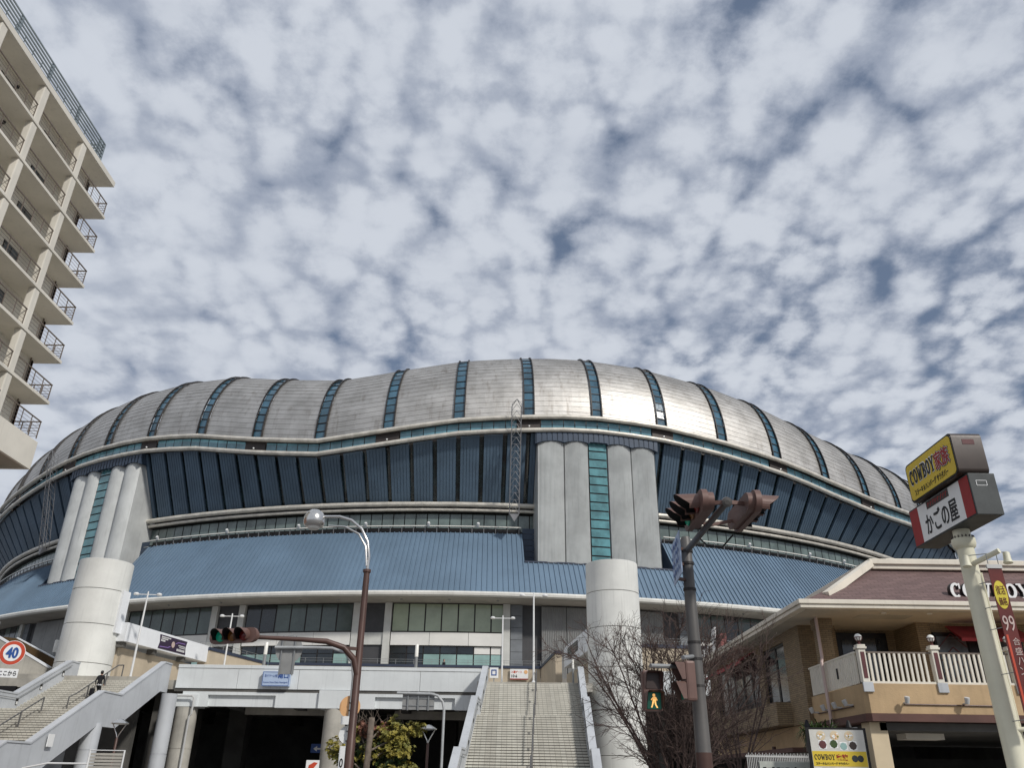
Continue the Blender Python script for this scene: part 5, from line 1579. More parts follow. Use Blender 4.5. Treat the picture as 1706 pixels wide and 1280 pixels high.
# spotlights on the ochre band
for i, (x, y, sx_, lab) in enumerate(((13.0, BYF, 0, 'front'), (14.95, BYF, 0, 'front'), (BXL, 32.4, -1, ''), (BXL, 31.2, -1, ''), (BXL, 30.1, -1, ''), (BXL, 29.1, -1, ''))):
    mb = MB(); c = V((x, y, 4.02))
    d_ = V((0, -1, 0)) if not sx_ else V((-1, 0, 0))
    mb.tube([c, c + d_ * .2], .03, 8); mb.lathe([(.03, -.05), (.07, -.04), (.085, .12), (.08, .16), (.02, .165)], c + d_ * .24 + V((0, 0, .02)), 12, d_ * .35 + V((0, 0, .95)))
    mb.build('floodlight', 'pipe_grey', rest, smooth=True)
mb = MB(); mb.tube([(13.0, BYF - .03, 3.98), (16.4, BYF - .03, 3.96), (16.6, BYF - .03, 3.9), (16.65, BYF - .03, 3.4)], .022, 8); mb.build('conduit', 'brown_paint', rest, smooth=True)
mb = MB(); mb.tube([(BXL - .03, 29.0, 3.98), (BXL - .03, 32.4, 3.98)], .022, 8); mb.build('conduit', 'brown_paint', rest)
# roof letters
rl = thing('roof_lettering', 'white slab serif letters standing on the restaurant roof', 'sign', (16.6, 30.3, 7.9))
for o in slab_word('letter', 'COWBOY', (16.6, 30.25, 7.93), X, Z, 3.0, .56, 'sign_white', rl, .03, tt=.22): pass
for o in slab_word('letter_body', 'COWBOY', (16.59, 30.45, 7.92), X, Z, 3.02, .58, 'black_frame', rl, .17, tt=.24): pass
for k in range(7):
    mb = MB(); mb.bar((16.7 + k * .47, 30.4, 7.65), (16.7 + k * .47, 30.4, 7.95), .05, .05); mb.build('leg', 'black_frame', rl)
# side sign on the far left eave
ss = thing('side_lettering', 'small letters and a red square standing on the left eave of the restaurant', 'sign', (11.2, 44, 7.7))
for k in range(6):
    mb = MB(); mb.box((10.9, 44.6 + k * .55, 7.7), (11.0, 44.6 + k * .55 + .4, 8.25)); mb.build('letter', 'sign_white' if k % 2 else 'grey_post', ss)
mb = MB(); mb.box((10.9, 42.4, 7.7), (11.2, 43.4, 8.5)); mb.build('red_box', 'dusty_red', ss)
mb = MB(); mb.box((10.92, 43.6, 7.9), (11.0, 44.4, 9.0)); mb.build('white_box', 'sign_white', ss)

# ---- poster, hanging plant, fence by the restaurant
PY_ = 26.6; px0, px1 = .3479 * PY_, .4103 * PY_; pz1 = 1.6 + .0565 * PY_
po = thing('poster_board', 'yellow and white food poster on a black frame below the balcony', 'poster', (10.1, PY_, 0))
mb = MB(); mb.box((px0 - .09, PY_, .1), (px1 + .09, PY_ + .06, pz1 + .06)); mb.build('frame', 'black_frame', po)
mb = MB(); mb.box((px0, PY_ - .015, .4), (px1, PY_ - .001, pz1)); mb.build('sheet', mat('poster_paper', S(214, 212, 204), .5, 0, .08, 3.), po)
mb = MB(); mb.box((px0 + .01, PY_ - .02, pz1 - 1.02), (px1 - .01, PY_ - .016, pz1 - .6)); mb.build('yellow_band', 'sign_yellow', po)
mb = MB(); mb.box((px0 + .25, PY_ - .02, .5), (px1 - .01, PY_ - .016, pz1 - 1.06)); mb.build('dark_picture', 'box_brown', po)
slab_word('lettering', 'COWBOY', (px0 + .06, PY_ - .022, pz1 - .84), X, Z, .62, .15, 'ink_black', po, .004)
lettering('lettering', '家族', (px0 + .72, PY_ - .028, pz1 - .86), X, Z, .36, .18, 'sign_red', po, .004, .05)
lettering('lettering', 'ステーキ＆ハンバーグ サラダバー', (px0 + .08, PY_ - .028, pz1 - .98), X, Z, 1.0, .08, 'ink_black', po, .004, .02)
for x, z, w_, m_ in ((.36, .42, .12, 'maroon'), (.70, .40, .12, 'leaf_green'), (1.28, .44, .12, 'box_brown'), (.99, .46, .11, 'pane_teal')):
    mb = MB(); mb.lathe([(w_ + .05, 0), (w_ + .04, .003)], (px0 + x, PY_ - .018, pz1 - z), 4, (0, -1, 0)); b_ = mb.build('dish', 'sign_white', po)
    mb = MB(); mb.lathe([(w_, .004), (w_ * .9, .007), (.01, .008)], (px0 + x, PY_ - .018, pz1 - z), 8, (0, -1, 0)); mb.build('food', m_, b_)
rr = random.Random(12)
for x in (.34, .76, 1.2):
    mb = MB(); mb.lathe([(.14, 0), (.13, .003), (.01, .004)], (px0 + x, PY_ - .018, pz1 - .17), 14, (0, -1, 0)); b_ = mb.build('bowl', 'pillar_cream', po)
    for k in range(9):
        mb = MB(); a = rr.uniform(0, 6.28); q_ = rr.uniform(.02, .1); mb.lathe([(.03, .005), (.02, .008), (.005, .009)], (px0 + x + q_ * math.cos(a), PY_ - .02 - .0004 * k, pz1 - .17 + q_ * math.sin(a)), 6, (0, -1, 0)); mb.build('morsel', rr.choice(['sign_white', 'sign_orange', 'leaf_olive', 'sign_white']), b_)
for x in (1.28, 1.45):
    mb = MB(); mb.lathe([(.1, 0), (.08, .003), (.01, .004)], (px0 + x, PY_ - .021, pz1 - .8), 8, (0, -1, 0)); mb.build('illustration', 'box_grey', po)


def leaf_cloud(n, pts, size, seed, flat=.5):
    """many small bent leaf faces scattered round given blobs (centre, radii)"""
    rr = random.Random(seed); mb = MB(); tot = sum(r[0] * r[1] * r[2] for _, r in pts)
    for c, r in pts:
        k = int(n * r[0] * r[1] * r[2] / tot)
        for _ in range(k):
            while True:
                d = V((rr.uniform(-1, 1), rr.uniform(-1, 1), rr.uniform(-1, 1)))
                if .25 < d.length < 1: break
            d = d.normalized() * (d.length ** .5)
            p = V((c[0] + d.x * r[0], c[1] + d.y * r[1], c[2] + d.z * r[2]))
            a = V((rr.uniform(-1, 1), rr.uniform(-1, 1), rr.uniform(-.6, .8))).normalized(); b = a.cross(V((rr.uniform(-1, 1), rr.uniform(-1, 1), rr.uniform(-1, 1)))).normalized()
            s = size * rr.uniform(.6, 1.3)
            n_ = a.cross(b) * s * .18
            mb.add([p - a * s, p - b * s * flat + n_, p + a * s, p + b * s * flat + n_], [(0, 1, 2, 3)])
    return mb


# hanging plant above the poster
hp = thing('hanging_plant', 'spiky green plant in a planter above the food poster', 'plant', (10.5, 28.4, 2.9))
mb = MB(); rr = random.Random(4)
for k in range(420):
    a = rr.uniform(0, 2 * math.pi); L_ = rr.uniform(.3, .62); b0 = V((10.15 + rr.uniform(-.35, .6), 28.5 + rr.uniform(-.2, .2), 3.0 + rr.uniform(-.1, .3)))
    d = V((math.cos(a), math.sin(a) * .6, rr.uniform(-.9, .6))).normalized(); s_ = d.cross(V((0, 0, 1))).normalized() * .022
    m_ = b0 + d * L_ * .55 + V((0, 0, .06)); e_ = b0 + d * L_ + V((0, 0, -.06))
    mb.add([b0 - s_, b0 + s_, m_ + s_, m_ - s_, e_], [(0, 1, 2, 3), (3, 2, 4)])
mb.build('leaves', 'leaf_green', hp)
mb = MB(); mb.box((9.8, 28.35, 2.55), (10.9, 28.65, 2.95)); mb.build('planter', 'box_brown', hp)
for x in (9.75, 11.1):
    lt_ = thing('picture_light', 'small black hooded lamp left of the hanging plant' if x < 10 else 'small black hooded lamp right of the hanging plant', 'lamp', (x, 28.2, 3.2))
    mb = MB(); mb.lathe([(.02, .2), (.05, .16), (.1, -.02), (.02, -.03)], (x, 28.1, 3.28), 10); mb.build('hood', 'black_matt', lt_); mb = MB(); mb.tube([(x + .03, 28.12, 3.4), (x + .3, 28.5, 3.0)], .012, 6); mb.build('arm', 'black_matt', lt_)
# fence with a dark sign
fe = thing('steel_fence', 'low white mesh fence carrying a lettered board beside the poster', 'fence', (8.3, 27.6, 0))
FY = 27.6
for k in range(40):
    mb = MB(); x = 7.55 + k * .055; mb.bar((x, FY, .2), (x, FY, 2.42 + (.04 if k % 2 else 0)), .02, .02); mb.build('picket', 'pipe_grey', fe)
for z in (2.36, .5):
    mb = MB(); mb.bar((7.5, FY, z), (9.8, FY, z), .03, .05); mb.build('rail', 'pipe_grey', fe)
mb = MB(); mb.box((7.9, FY - .06, 1.2), (9.6, FY - .03, 2.22)); fb = mb.build('board', mat('board_pale', S(190, 194, 186), .5, 0, .1, 3.), fe)
for r_ in range(2):
    mb = MB()
    for k in range(11):
        w_ = .05 + .07 * rnd.random(); x = 8.0 + k * .14; z = 1.98 - r_ * .17
        mb.box((x, FY - .07, z), (x + w_, FY - .061, z + .09 * rnd.uniform(.5, 1)))
    mb.build('lettering', 'ink_black', fb, kind='stuff')
# vehicle inside the garage
cv = thing('parked_car', 'pale car with red tail lamp standing in the restaurant garage', 'car', (19.3, 35, 0))
mb = MB(); out = [(33.2, .35), (33.1, .9), (33.25, 1.05), (33.6, 1.75), (34.2, 1.92), (36.2, 1.9), (37.0, 1.2), (37.6, 1.0), (37.7, .4)]
mb.prism([(18.3, y, z) for y, z in out], (1.7, 0, 0)); mb.build('body', 'black_matt', cv, bevel=.06)
mb = MB(); mb.add([(18.42, 33.17, 1.1), (19.88, 33.17, 1.1), (19.8, 33.54, 1.72), (18.5, 33.54, 1.72)], [(0, 1, 2, 3)]); mb.build('rear_window', 'car_white', cv)
for x in (18.28, 19.88):
    mb = MB(); mb.box((x, 33.0, .95), (x + .14, 33.25, 1.65)); mb.build('tail_lamp', 'tail_red', cv, bevel=.03)
for x in (18.3, 19.85):
    for y in (34.0, 36.9):
        mb = MB(); mb.lathe([(.3, -.09), (.32, -.05), (.32, .05), (.3, .09)], (x + .05, y, .32), 18, (1, 0, 0)); mb.build('wheel', 'black_frame', cv)

# ================================================================== sign tower
SX, SYc = 13.72, 23.65
sg = thing('sign_tower', 'cream sign post carrying two stacked sign boxes, yellow above white and red', 'sign', (SX, SYc, 0))
mb = MB(); mb.lathe([(.3, 0), (.275, .2), (.265, 4), (.235, 8.0), (.3, 8.05), (.33, 8.15), (.33, 8.3), (.3, 8.32), (.24, 8.34), (.24, 9.0)], (SX, SYc, 0), 28); mb.build('post', 'post_cream', sg, smooth=True)
for k in range(18):
    a = 2 * math.pi * k / 18
    mb = MB(); mb.lathe([(.02, -.05), (.02, .06)], (SX + .3 * math.cos(a), SYc + .3 * math.sin(a), 8.32), 6); mb.build('flange_bolt', 'box_brown', sg)
Y = (0, -1, 0)


def sbox(x0, x1, y0, y1, z0, z1, m_, rad):
    mb = MB()
    if rad: 
        out = []
        for (cy, cz, a0) in ((y0 + rad, z0 + rad, 180), (y1 - rad, z0 + rad, 270), (y1 - rad, z1 - rad, 0), (y0 + rad, z1 - rad, 90)):
            for k in range(6): a = R(a0 + 90 * k / 5); out.append((cy + rad * math.cos(a), cz + rad * math.sin(a)))
        mb.prism([(x0, y, z) for y, z in out], (x1 - x0, 0, 0))
        return mb, out
    mb.box((x0, y0, z0), (x1, y1, z1)); return mb, None


# upper yellow box
ux0, ux1, uy0, uy1, uz0, uz1 = 13.2, 14.1, 22.1, 25.1, 9.86, 11.17
mb, out = sbox(ux0, ux1, uy0, uy1, uz0, uz1, None, .16)
ub = mb.build('upper_box', 'box_brown', sg, fixn=True, smooth=True)
mb = MB(); sc_ = [((y - 23.6) * .99 + 23.6, (z - 10.515) * .975 + 10.515) for y, z in out]; mb.prism([(ux0, y, z) for y, z in sc_], (-.02, 0, 0)); mb.build('rim', 'black_frame', ub, fixn=True)
mb = MB(); sc_ = [((y - 23.6) * .955 + 23.6, (z - 10.515) * .90 + 10.515) for y, z in out]; mb.prism([(ux0 - .02, y, z) for y, z in sc_], (-.012, 0, 0)); mb.build('yellow_face', 'sign_yellow', ub, fixn=True)
fx = ux0 - .034
slab_word('letter_outline', 'COWBOY', (fx, 24.88, 10.365), Y, Z, 1.64, .54, 'sign_white', ub, .005, tt=.24, grow=.06)
slab_word('letter', 'COWBOY', (fx - .01, 24.86, 10.39), Y, Z, 1.6, .48, 'ink_black', ub, .005, tt=.24)
lettering('outline', '家族', (fx, 23.19, 10.34), Y, Z, .82, .54, 'ink_black', ub, .004, 0, .05)
lettering('outline', '家族', (fx - .009, 23.19, 10.34), Y, Z, .82, .54, 'sign_white', ub, .004, 0, .03)
lettering('letter', '家族', (fx - .018, 23.19, 10.34), Y, Z, .82, .54, 'sign_red', ub, .004, 0, .012)
lettering('lettering', 'ステーキ＆ハンバーグ サラダバー', (fx, 24.75, 10.02), Y, Z, 2.15, .2, 'ink_black', ub, .004, 0, .006)
mb = MB(); mb.box((13.5, uy0 - .008, 10.78), (13.86, uy0 - .002, 10.94)); mb.build('maker_plate', 'maroon', ub)
# lower white and red box
lx0, lx1, ly0, ly1, lz0, lz1 = 13.36, 14.14, 22.0, 25.8, 8.58, 9.83
mb, _ = sbox(lx0, lx1, ly0, ly1, lz0, lz1, None, 0); lb_ = mb.build('lower_box', 'box_grey', sg, bevel=.02)
for y0, y1, m_, e in ((22.05, 22.55, 'sign_red', .006), (22.55, 25.2, 'sign_white', .004), (25.2, 25.75, 'sign_red', .006)):
    mb = MB(); mb.box((lx0 - e - .003, y0, lz0 + .05), (lx0 - .002, y1, lz1 - .05)); mb.build('red_band' if 'red' in m_ else 'white_face', m_, lb_)
lettering('letter', 'かごの屋', (lx0 - .012, 24.85, lz0 + .17), Y, Z, 1.95, .66, 'ink_black', lb_, .004, 0, .012)
mb = MB(); mb.box((lx0 - .014, 23.2, lz1 - .3), (lx0 - .008, 24.6, lz1 - .06)); mb.build('red_strip', 'box_brown', lb_)
mb = MB(); rr = random.Random(3)
for k in range(8):
    y = 24.5 - k * .16; mb.bar((lx0 - .016, y, lz1 - .25), (lx0 - .016, y - .1 * rr.random(), lz1 - .1), .004, .03, (0, 1, 0)); mb.bar((lx0 - .017, y, lz1 - .12 - .1 * rr.random()), (lx0 - .017, y - .12, lz1 - .14), .004, .025)
mb.build('small_writing', 'sign_red', lb_, kind='stuff')
mb = MB()
for a, b in (((13.55, 9.45), (13.85, 9.45)), ((13.55, 9.6), (13.85, 9.6)), ((13.55, 9.45), (13.55, 9.6)), ((13.85, 9.45), (13.85, 9.6))): mb.bar((a[0], ly0 - .006, a[1]), (b[0], ly0 - .006, b[1]), .015, .012, (0, 1, 0))
mb.build('hatch', 'sign_white', lb_)
# arm, lamps
mb = MB(); mb.tube([(SX - .02, SYc - .2, 7.5), (SX + .42, SYc - .95, 7.72)], .075, 12); mb.build('banner_arm', 'post_cream', sg, smooth=True)
for c in ((SX + .72, SYc - .75, 7.55), (SX - .32, SYc - .45, 7.5)):
    mb = MB(); mb.lathe([(.04, .2), (.09, .17), (.1, -.02), (.13, -.14), (.02, -.15)], c, 14, (.1, .1, 1)); mb.build('spot_lamp', 'post_cream', sg, smooth=True)
mb = MB(); mb.tube([(SX - .32, SYc - .45, 7.68), (SX + .72, SYc - .75, 7.74)], .014, 6); mb.build('lamp_rod', 'grey_post', sg)
for z in (6.9, 6.2, 5.6, 4.4, 3.2):
    mb = MB(); mb.tube([(SX + .0, SYc - .27, z), (SX + .2, SYc - .55, z + .03)], .012, 6); mb.build('rung', 'grey_post', sg)
mb = MB(); mb.tube([(SX + .1, SYc - .2, 3.0), (SX + 1.5, SYc - .5, 3.05)], .06, 10); mb.build('lower_arm', 'post_cream', sg, smooth=True)
mb = MB(); mb.tube([(SX + .3, SYc, 7.3), (SX + .26, SYc - .1, 3.2), (SX + .3, SYc - .05, .5)], .03, 8); mb.build('cable_duct', 'post_cream', sg)
# vertical banner
bx0 = SX + .02; by = SYc - .75
bn_ = thing('vertical_banner', 'tall dark red banner with yellow disc hanging beside the sign post', 'banner', (bx0 + .3, by, 3.2))
mb = MB(); mb.box((bx0 + .06, by, 3.1), (bx0 + .46, by + .02, 7.25)); mb.build('cloth', 'banner_red', bn_)
mb = MB(); mb.box((bx0 + .04, by - .02, 7.25), (bx0 + .48, by + .04, 7.36)); mb.build('top_bar', 'pipe_grey', bn_)
for x in (.1, .4):
    mb = MB(); mb.tube([(bx0 + x, by, 7.38), (bx0 + x, by, 7.68)], .012, 6); mb.build('hanger', 'grey_post', bn_)
mb = MB(); mb.lathe([(.18, 0), (.18, .006), (.01, .007)], (0, 0, 0), 24, (0, -1, 0)); mb.v = [(x + bx0 + .25, y + by - .002, z * 2.2 + 6.5) for x, y, z in mb.v]; mb.build('disc', 'banner_yellow', bn_)
lettering('lettering', '復活', (bx0 + .13, by - .016, 6.5), X, Z, .25, .26, 'banner_red', bn_, .004)
lettering('lettering', '価格', (bx0 + .14, by - .016, 6.2), X, Z, .23, .23, 'banner_red', bn_, .004)
lettering('lettering', '99', (bx0 + .1, by - .012, 5.5), X, Z, .32, .42, 'pipe_pink', bn_, .004)
for k, ch in enumerate('合盛ハンバーグ'):
    c_ = ch if ch != 'ー' else '｜'
    lettering('lettering', c_, (bx0 + .24, by - .012, 5.12 - k * .26), X, Z, .19 if c_ != '｜' else .03, .2, 'pipe_pink', bn_, .004)
mb = MB(); mb.box((bx0 + .1, by - .008, 3.1), (bx0 + .16, by - .003, 5.4)); mb.build('orange_stripe', 'sign_orange_red', bn_)
mb = MB(); mb.box((bx0 + .2, by - .01, 3.2), (bx0 + .5, by - .004, 3.36)); mb.build('green_tag', 'leaf_green', bn_)

# ================================================================== people
def person(label, loc, rz, jacket, pose, scale=1.0):
    """one continuous body grown from a jointed skeleton; local front is -Y"""
    t = thing('person', label, 'person', loc, None, False); t.rotation_euler.z = rz; t.scale = (scale,) * 3
    J = dict(pel=(0, 0, .95), ab=(0, .0, 1.12), ch=(0, pose.get('lean', 0) * .6, 1.34), nk=(0, pose.get('lean', 0), 1.50), hd=(0, pose.get('lean', 0) * 1.1, 1.56))
    verts = [J['pel'], J['ab'], J['ch'], J['nk'], J['hd']]; rad = [.135, .125, .15, .06, .055]; edges = [(0, 1), (1, 2), (2, 3), (3, 4)]
    for s_, A, L in ((-1, pose['armL'], pose['legL']), (1, pose['armR'], pose['legR'])):
        b = len(verts); sh = (s_ * .19, J['ch'][1], 1.42)
        verts += [sh, A[0], A[1], A[2]]; rad += [.075, .05, .038, .032]
        edges += [(2, b), (b, b + 1), (b + 1, b + 2), (b + 2, b + 3)]
        b = len(verts); hp_ = (s_ * .095, 0, .88)
        verts += [hp_, L[0], L[1], L[2]]; rad += [.095, .065, .045, .04]
        edges += [(0, b), (b, b + 1), (b + 1, b + 2), (b + 2, b + 3)]
    me = bpy.data.meshes.new('body'); me.from_pydata(verts, edges, []); ob = bpy.data.objects.new('body', me); COL.objects.link(ob)
    sk = ob.modifiers.new('skin', 'SKIN'); sk.use_smooth_shade = True
    for v, r in zip(me.skin_vertices[0].data, rad): v.radius = (r, r * .85); v.use_root = False
    me.skin_vertices[0].data[0].use_root = True
    sb = ob.modifiers.new('sub', 'SUBSURF'); sb.levels = 2; sb.render_levels = 2
    dg = bpy.context.evaluated_depsgraph_get(); dg.update()
    m2 = bpy.data.meshes.new_from_object(ob.evaluated_get(dg)); bpy.data.objects.remove(ob)
    m2.materials.clear(); m2.materials.append(MATS[jacket]); m2.materials.append(MATS['trouser_black']); m2.materials.append(MATS['skin']); m2.materials.append(MATS['shirt_white'])
    for p in m2.polygons:
        z = p.center.z; far = abs(p.center.x)
        hand = min((V(pose['armL'][2]) - p.center).length, (V(pose['armR'][2]) - p.center).length) < .07
        p.material_index = 2 if (z > 1.5 or hand) else 1 if (z < .86 and far < .2) else 3 if (z < .93 and far < .17) else 0
    o = bpy.data.objects.new('body', m2); COL.objects.link(o); o.parent = t
    hc = V((0, J['hd'][1], 1.64))
    mb = MB(); mb.lathe([(.01, -.12), (.05, -.11), (.08, -.05), (.088, .02), (.08, .08), (.05, .115), (.01, .125)], hc, 16); mb.build('head', 'skin', t, smooth='all')
    mb = MB(); mb.lathe([(.075, -.075), (.095, -.02), (.1, .04), (.085, .105), (.05, .14), (.01, .15)], hc + V((0, .018, .0)), 16); mb.build('hair', 'hair_black', t, smooth='all')
    for s_ in (-1, 1):
        mb = MB(); mb.lathe([(.01, -.03), (.02, 0), (.01, .03)], hc + V((s_ * .088, 0, -.01)), 8); mb.build('ear', 'skin', t)
        f_ = pose['legL'][2] if s_ < 0 else pose['legR'][2]
        mb = MB(); mb.box((f_[0] - .045, f_[1] - .19, f_[2] - .06), (f_[0] + .045, f_[1] + .07, f_[2] + .03)); mb.build('shoe', 'black_matt', t, bevel=.02)
    mb = MB(); mb.lathe([(.014, -.02), (.01, .02)], hc + V((0, -.09, -.01)), 6, (0, -1, 0)); mb.build('nose', 'skin', t)
    return t


def stair_z(M, x, y):
    q = M.inverted() @ V((x, y, 0))
    k = math.floor(-q.y / TREAD + 1e-6); return DK - STEP_H * max(0, k)


# climber with suitcase on the left stair, back to the camera
wx, wy = -28.1, 58.6
q = ML.inverted() @ V((wx, wy, 0)); zf = interp(q.y, [p[0] for p in reversed(PROF)], [p[1] for p in reversed(PROF)])
pose = dict(lean=-.07, armL=[(-.27, -.03, 1.15), (-.3, .02, .92), (-.3, .02, .84)], armR=[(.26, .03, 1.15), (.27, -.08, .95), (.26, -.12, .88)],
            legL=[(-.1, -.1, .5), (-.1, .06, .1), (-.1, .0, .06)], legR=[(.1, -.22, .62), (.1, -.28, .28), (.1, -.33, .22)])
person('person in a black jacket climbing the left staircase, seen from behind', (wx, wy, zf), R(180), 'cloth_black', pose, 1.06)
su = thing('suitcase', 'small black suitcase carried by the climber on the left stairs', 'suitcase', (wx - .32, wy - .05, zf + .2))
mb = MB(); mb.box((wx - .5, wy - .16, zf + .24), (wx - .22, wy + .08, zf + .72)); mb.build('shell', 'suitcase', su, bevel=.04)
mb = MB(); mb.tube([(wx - .2, wy - .04, zf + .72), (wx - .28, wy - .04, zf + .86), (wx - .42, wy - .04, zf + .86), (wx - .42, wy - .04, zf + .72)], .015, 6); mb.build('handle', 'black_matt', su)
for a in (-.46, -.26):
    mb = MB(); mb.lathe([(.035, -.02), (.035, .02)], (wx + a, wy - .04, zf + .2), 10, (1, 0, 0)); mb.build('wheel', 'black_frame', su)
stand = dict(lean=0, armL=[(-.24, .02, 1.15), (-.25, -.05, .9), (-.25, -.08, .82)], armR=[(.24, .02, 1.15), (.25, -.05, .9), (.25, -.08, .82)],
             legL=[(-.1, -.02, .5), (-.1, .0, .1), (-.1, 0, .06)], legR=[(.1, -.02, .5), (.1, .0, .1), (.1, 0, .06)])
person('small far person standing behind the plaza coping near the windows', (-7.0, 92.0, 11.6), R(60), 'cloth_black', stand)

# ================================================================== trees
def vase_tree(t, base, n_stem, span, height, seed, material, dens=(12, 8, 4)):
    """long arching stems fanning from the base, side branches, twigs, twiglets"""
    rr = random.Random(seed); twig = MB(); base = V(base)
    def run(p, d, L, r0, r1, n, wob, lift, mbx, sides):
        pts = [p]; dd = V(d).normalized(); ds = [dd]
        for k in range(n):
            dd = (dd + V((rr.uniform(-1, 1), rr.uniform(-1, 1), rr.uniform(-1, 1))) * wob + V((0, 0, lift))).normalized(); pts.append(pts[-1] + dd * L / n); ds.append(dd)
        mbx.tube(pts, [r0 + (r1 - r0) * k / n for k in range(n + 1)], sides, cap=False)
        return pts, ds
    def side(d, ang):
        a = V((rr.uniform(-1, 1), rr.uniform(-1, 1), rr.uniform(-1, 1))); a = (a - d * a.dot(d)).normalized()
        return (d * math.cos(ang) + a * math.sin(ang)).normalized()
    for q in range(n_stem):
        f = (q + .5) / n_stem * 2 - 1
        d = V((f * span / height * 1.15, rr.uniform(-.45, .45), 1.0)).normalized()
        L = height * rr.uniform(.8, 1.05) / max(.62, d.z) * .92
        st_ = MB(); p0 = base + V((f * .12, rr.uniform(-.1, .1), 0))
        pts, ds = run(p0, d, L, .045, .012, 9, .09, .02, st_, 6); st_.build('stem', material, t, smooth='all')
        for k in range(dens[0]):
            u = rr.uniform(.18, .98); i = int(u * 9); b = pts[i].lerp(pts[min(9, i + 1)], u * 9 - i)
            p2, d2 = run(b, side(ds[i], rr.uniform(.45, .95)), L * rr.uniform(.18, .36) * (1.1 - .5 * u), .013, .006, 5, .14, .03, twig, 4)
            for m in range(dens[1]):
                u2 = rr.uniform(.15, 1.); i2 = min(4, int(u2 * 5)); b2 = p2[i2].lerp(p2[i2 + 1], u2 * 5 - i2)
                p3, d3 = run(b2, side(d2[i2], rr.uniform(.4, .9)), rr.uniform(.25, .65), .0065, .004, 3, .18, .02, twig, 3)
                for w in range(dens[2]):
                    i3 = rr.randint(0, 2); run(p3[i3 + 1], side(d3[i3], rr.uniform(.4, .9)), rr.uniform(.1, .28), .0042, .003, 2, .2, .02, twig, 3)
    twig.build('twigs', material, t)


bt = thing('bare_tree', 'wide leafless tree with fine tangled twigs in front of the right white column', 'tree', (4.75, 24.5, 0))
mb = MB(); mb.tube([(4.75, 24.5, -.1), (4.73, 24.5, .5), (4.75, 24.48, 1.05)], [.2, .16, .16], 10); mb.build('trunk', 'bark', bt, smooth='all')
vase_tree(bt, (4.75, 24.5, .9), 19, 2.7, 5.0, 11, 'bark', (15, 9, 3))
bt2 = thing('bare_tree', 'smaller leafless tree against the left wall of the restaurant', 'tree', (7.9, 30.0, 0))
mb = MB(); mb.tube([(7.9, 30.0, -.1), (7.92, 30.0, 1.0), (7.9, 29.98, 1.7)], [.14, .12, .1], 10); mb.build('trunk', 'bark', bt2, smooth='all')
vase_tree(bt2, (7.9, 30.0, 1.5), 7, 2.0, 4.4, 5, 'bark', (9, 6, 2))

ev = thing('small_evergreen', 'small olive green tree with a cut grey trunk in front of the underpass', 'tree', (-5.9, 38.5, 0))
mb = MB(); mb.tube([(-5.95, 37.75, -.1), (-5.97, 37.75, 1.6), (-5.92, 37.75, 3.0), (-5.9, 37.75, 3.95)], [.16, .14, .13, .13], 12); mb.build('trunk', 'bark_grey', ev, smooth='all')
for k, (dx, dz) in enumerate(((-1.4, 2.6), (1.5, 3.1), (.9, 1.9), (-.9, 2.0), (1.9, 3.5), (-.5, 3.3), (.8, 3.9))):
    mb = MB(); mb.tube([(-5.95, 37.8, dz - .9), (-5.95 + dx * .5, 38.2, dz - .4), (-5.95 + dx, 38.4, dz)], [.05, .035, .015], 6); mb.build('limb', 'bark_grey', ev)
blobs = [((-7.25, 38.3, 2.7), (.62, .6, .5)), ((-6.9, 38.4, 2.15), (.55, .5, .3)), ((-4.9, 38.3, 3.35), (.85, .7, .5)), ((-4.0, 38.3, 3.55), (.5, .45, .3)), ((-4.7, 38.2, 2.7), (.75, .6, .38)),
         ((-5.0, 38.3, 1.75), (.75, .6, .4)), ((-5.9, 38.1, 2.6), (.5, .4, .45)), ((-4.3, 38.4, 2.0), (.5, .4, .25)), ((-6.6, 38.2, 3.35), (.35, .3, .35)), ((-5.0, 38.3, 3.95), (.25, .2, .15)), ((-4.8, 38.4, 1.35), (.5, .4, .2))]


def rosettes(blobs, n, seed, size):
    """leaf rosettes at shoot tips spread through the blobs: each a little dome of pointed leaves"""
    rr = random.Random(seed); mb = MB(); tot = sum(r[0] * r[1] * r[2] for _, r in blobs)
    for c, r in blobs:
        for _ in range(max(4, int(n * r[0] * r[1] * r[2] / tot))):
            while True:
                d = V((rr.uniform(-1, 1), rr.uniform(-1, 1), rr.uniform(-1, 1)))
                if .3 < d.length < 1: break
            p = V((c[0] + d.x * r[0], c[1] + d.y * r[1], c[2] + d.z * r[2])); up = (d.normalized() * .7 + V((0, -.1, .6))).normalized()
            a0 = up.orthogonal().normalized(); a1 = up.cross(a0); m = rr.randint(7, 11); sz = size * rr.uniform(.7, 1.3)
            for k in range(m):
                a = 2 * math.pi * k / m + rr.uniform(-.3, .3); e = rr.uniform(.1, .8)
                o_ = (a0 * math.cos(a) + a1 * math.sin(a)) * math.cos(e) + up * math.sin(e); w_ = o_.cross(up).normalized() * sz * .26
                mid = p + o_ * sz * .55 + up * sz * .1
                mb.add([p, mid + w_, p + o_ * sz, mid - w_], [(0, 1, 2, 3)])
    return mb


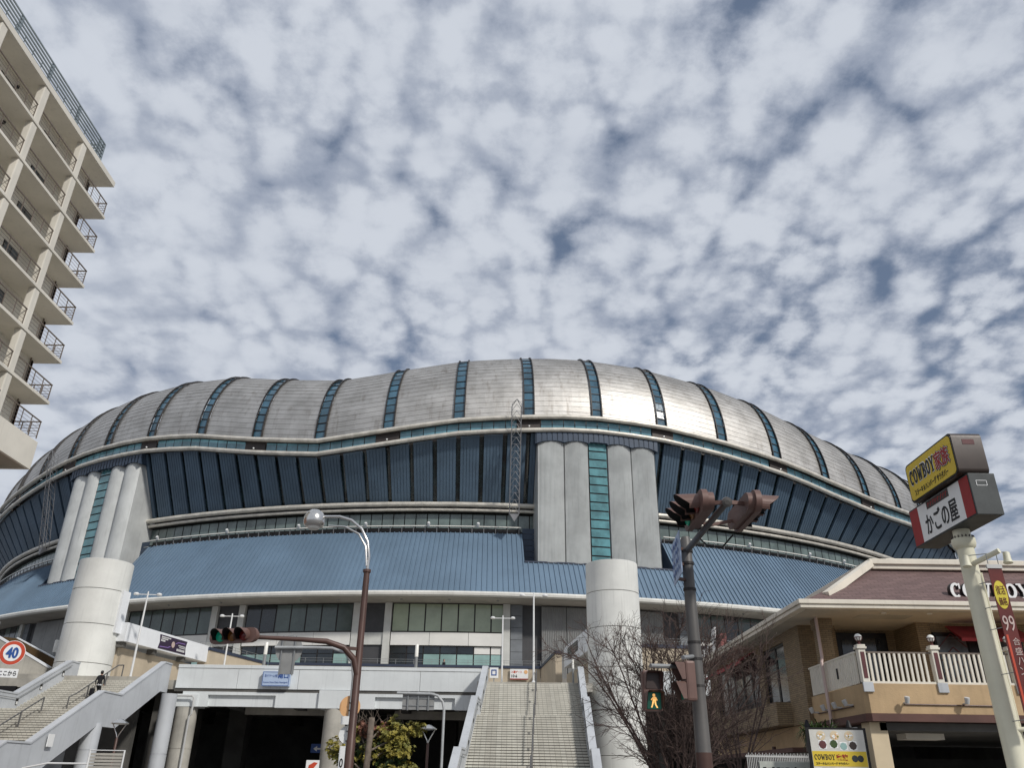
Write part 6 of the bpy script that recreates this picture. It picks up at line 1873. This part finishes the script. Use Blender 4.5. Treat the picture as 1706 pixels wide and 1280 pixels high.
rosettes(blobs, 900, 21, .13).build('crown', 'leaf_olive', ev)
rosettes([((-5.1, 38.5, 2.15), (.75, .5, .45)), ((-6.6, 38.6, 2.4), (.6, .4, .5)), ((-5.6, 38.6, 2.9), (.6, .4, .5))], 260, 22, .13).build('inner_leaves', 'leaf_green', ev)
rosettes([((-6.2, 38.3, 3.55), (.5, .4, .32)), ((-5.5, 38.35, 3.5), (.35, .3, .35))], 120, 23, .1).build('dry_leaves', 'leaf_dry', ev)
rr = random.Random(8); mb = MB()
for k in range(26):
    x = -5.9 + rr.uniform(-.9, 1.4); mb.tube([(x, 38.4, 3.4), (x + rr.uniform(-.15, .2), 38.4, 3.8), (x + rr.uniform(-.3, .4), 38.4, 4.0 + rr.uniform(0, .35))], [.014, .01, .006], 4)
mb.build('bare_twigs', 'bark_grey', ev, kind='stuff')

# ================================================================== small things low in the frame
wf = thing('white_railing', 'white tubular railing with a louvred panel under the left stairs', 'railing', (-17.5, 36, 0))
mb = MB(); mb.tube([(-19.6, 36, 1.75), (-18.6, 36, 1.95), (-17.0, 36, 1.95)], .035, 8); mb.tube([(-17.0, 36, 0), (-17.0, 36, 2.45), (-15.6, 36, 2.45), (-15.6, 36, 0)], .04, 8); mb.build('frame', 'lamp_white', wf)
for k in range(14):
    mb = MB(); mb.box((-16.95, 36.0, .7 + k * .12), (-15.65, 36.03, .79 + k * .12)); mb.build('slat', 'concrete', wf)
rb_ = thing('no_entry_marker', 'small white board with a red mark at the foot of the deck column', 'sign', (-13.2, 60.8, 0))
mb = MB(); mb.box((-13.75, 60.8, .8), (-12.85, 60.86, 2.62)); mb.build('board', 'sign_white', rb_)
mb = MB(); mb.prism([(-13.6, 60.79, 1.9), (-13.3, 60.79, 2.0), (-12.95, 60.79, 2.45), (-13.2, 60.79, 2.5), (-13.55, 60.79, 2.3)], (0, -.01, 0)); mb.build('mark', 'sign_orange_red', rb_, fixn=True)
ds_ = thing('arrow_sign', 'dim blue arrow sign deep inside the underpass', 'sign', (-14.9, 70, 3.3))
mb = MB(); mb.box((-15.6, 70, 3.3), (-14.4, 70.08, 3.95)); mb.build('board', 'sign_blue', ds_)
mb = MB(); mb.prism([(-15.4, 69.99, 3.6), (-15.1, 69.99, 3.8), (-15.1, 69.99, 3.66), (-14.6, 69.99, 3.66), (-14.6, 69.99, 3.54), (-15.1, 69.99, 3.54), (-15.1, 69.99, 3.4)], (0, -.01, 0)); mb.build('arrow', 'sign_white', ds_, fixn=True)
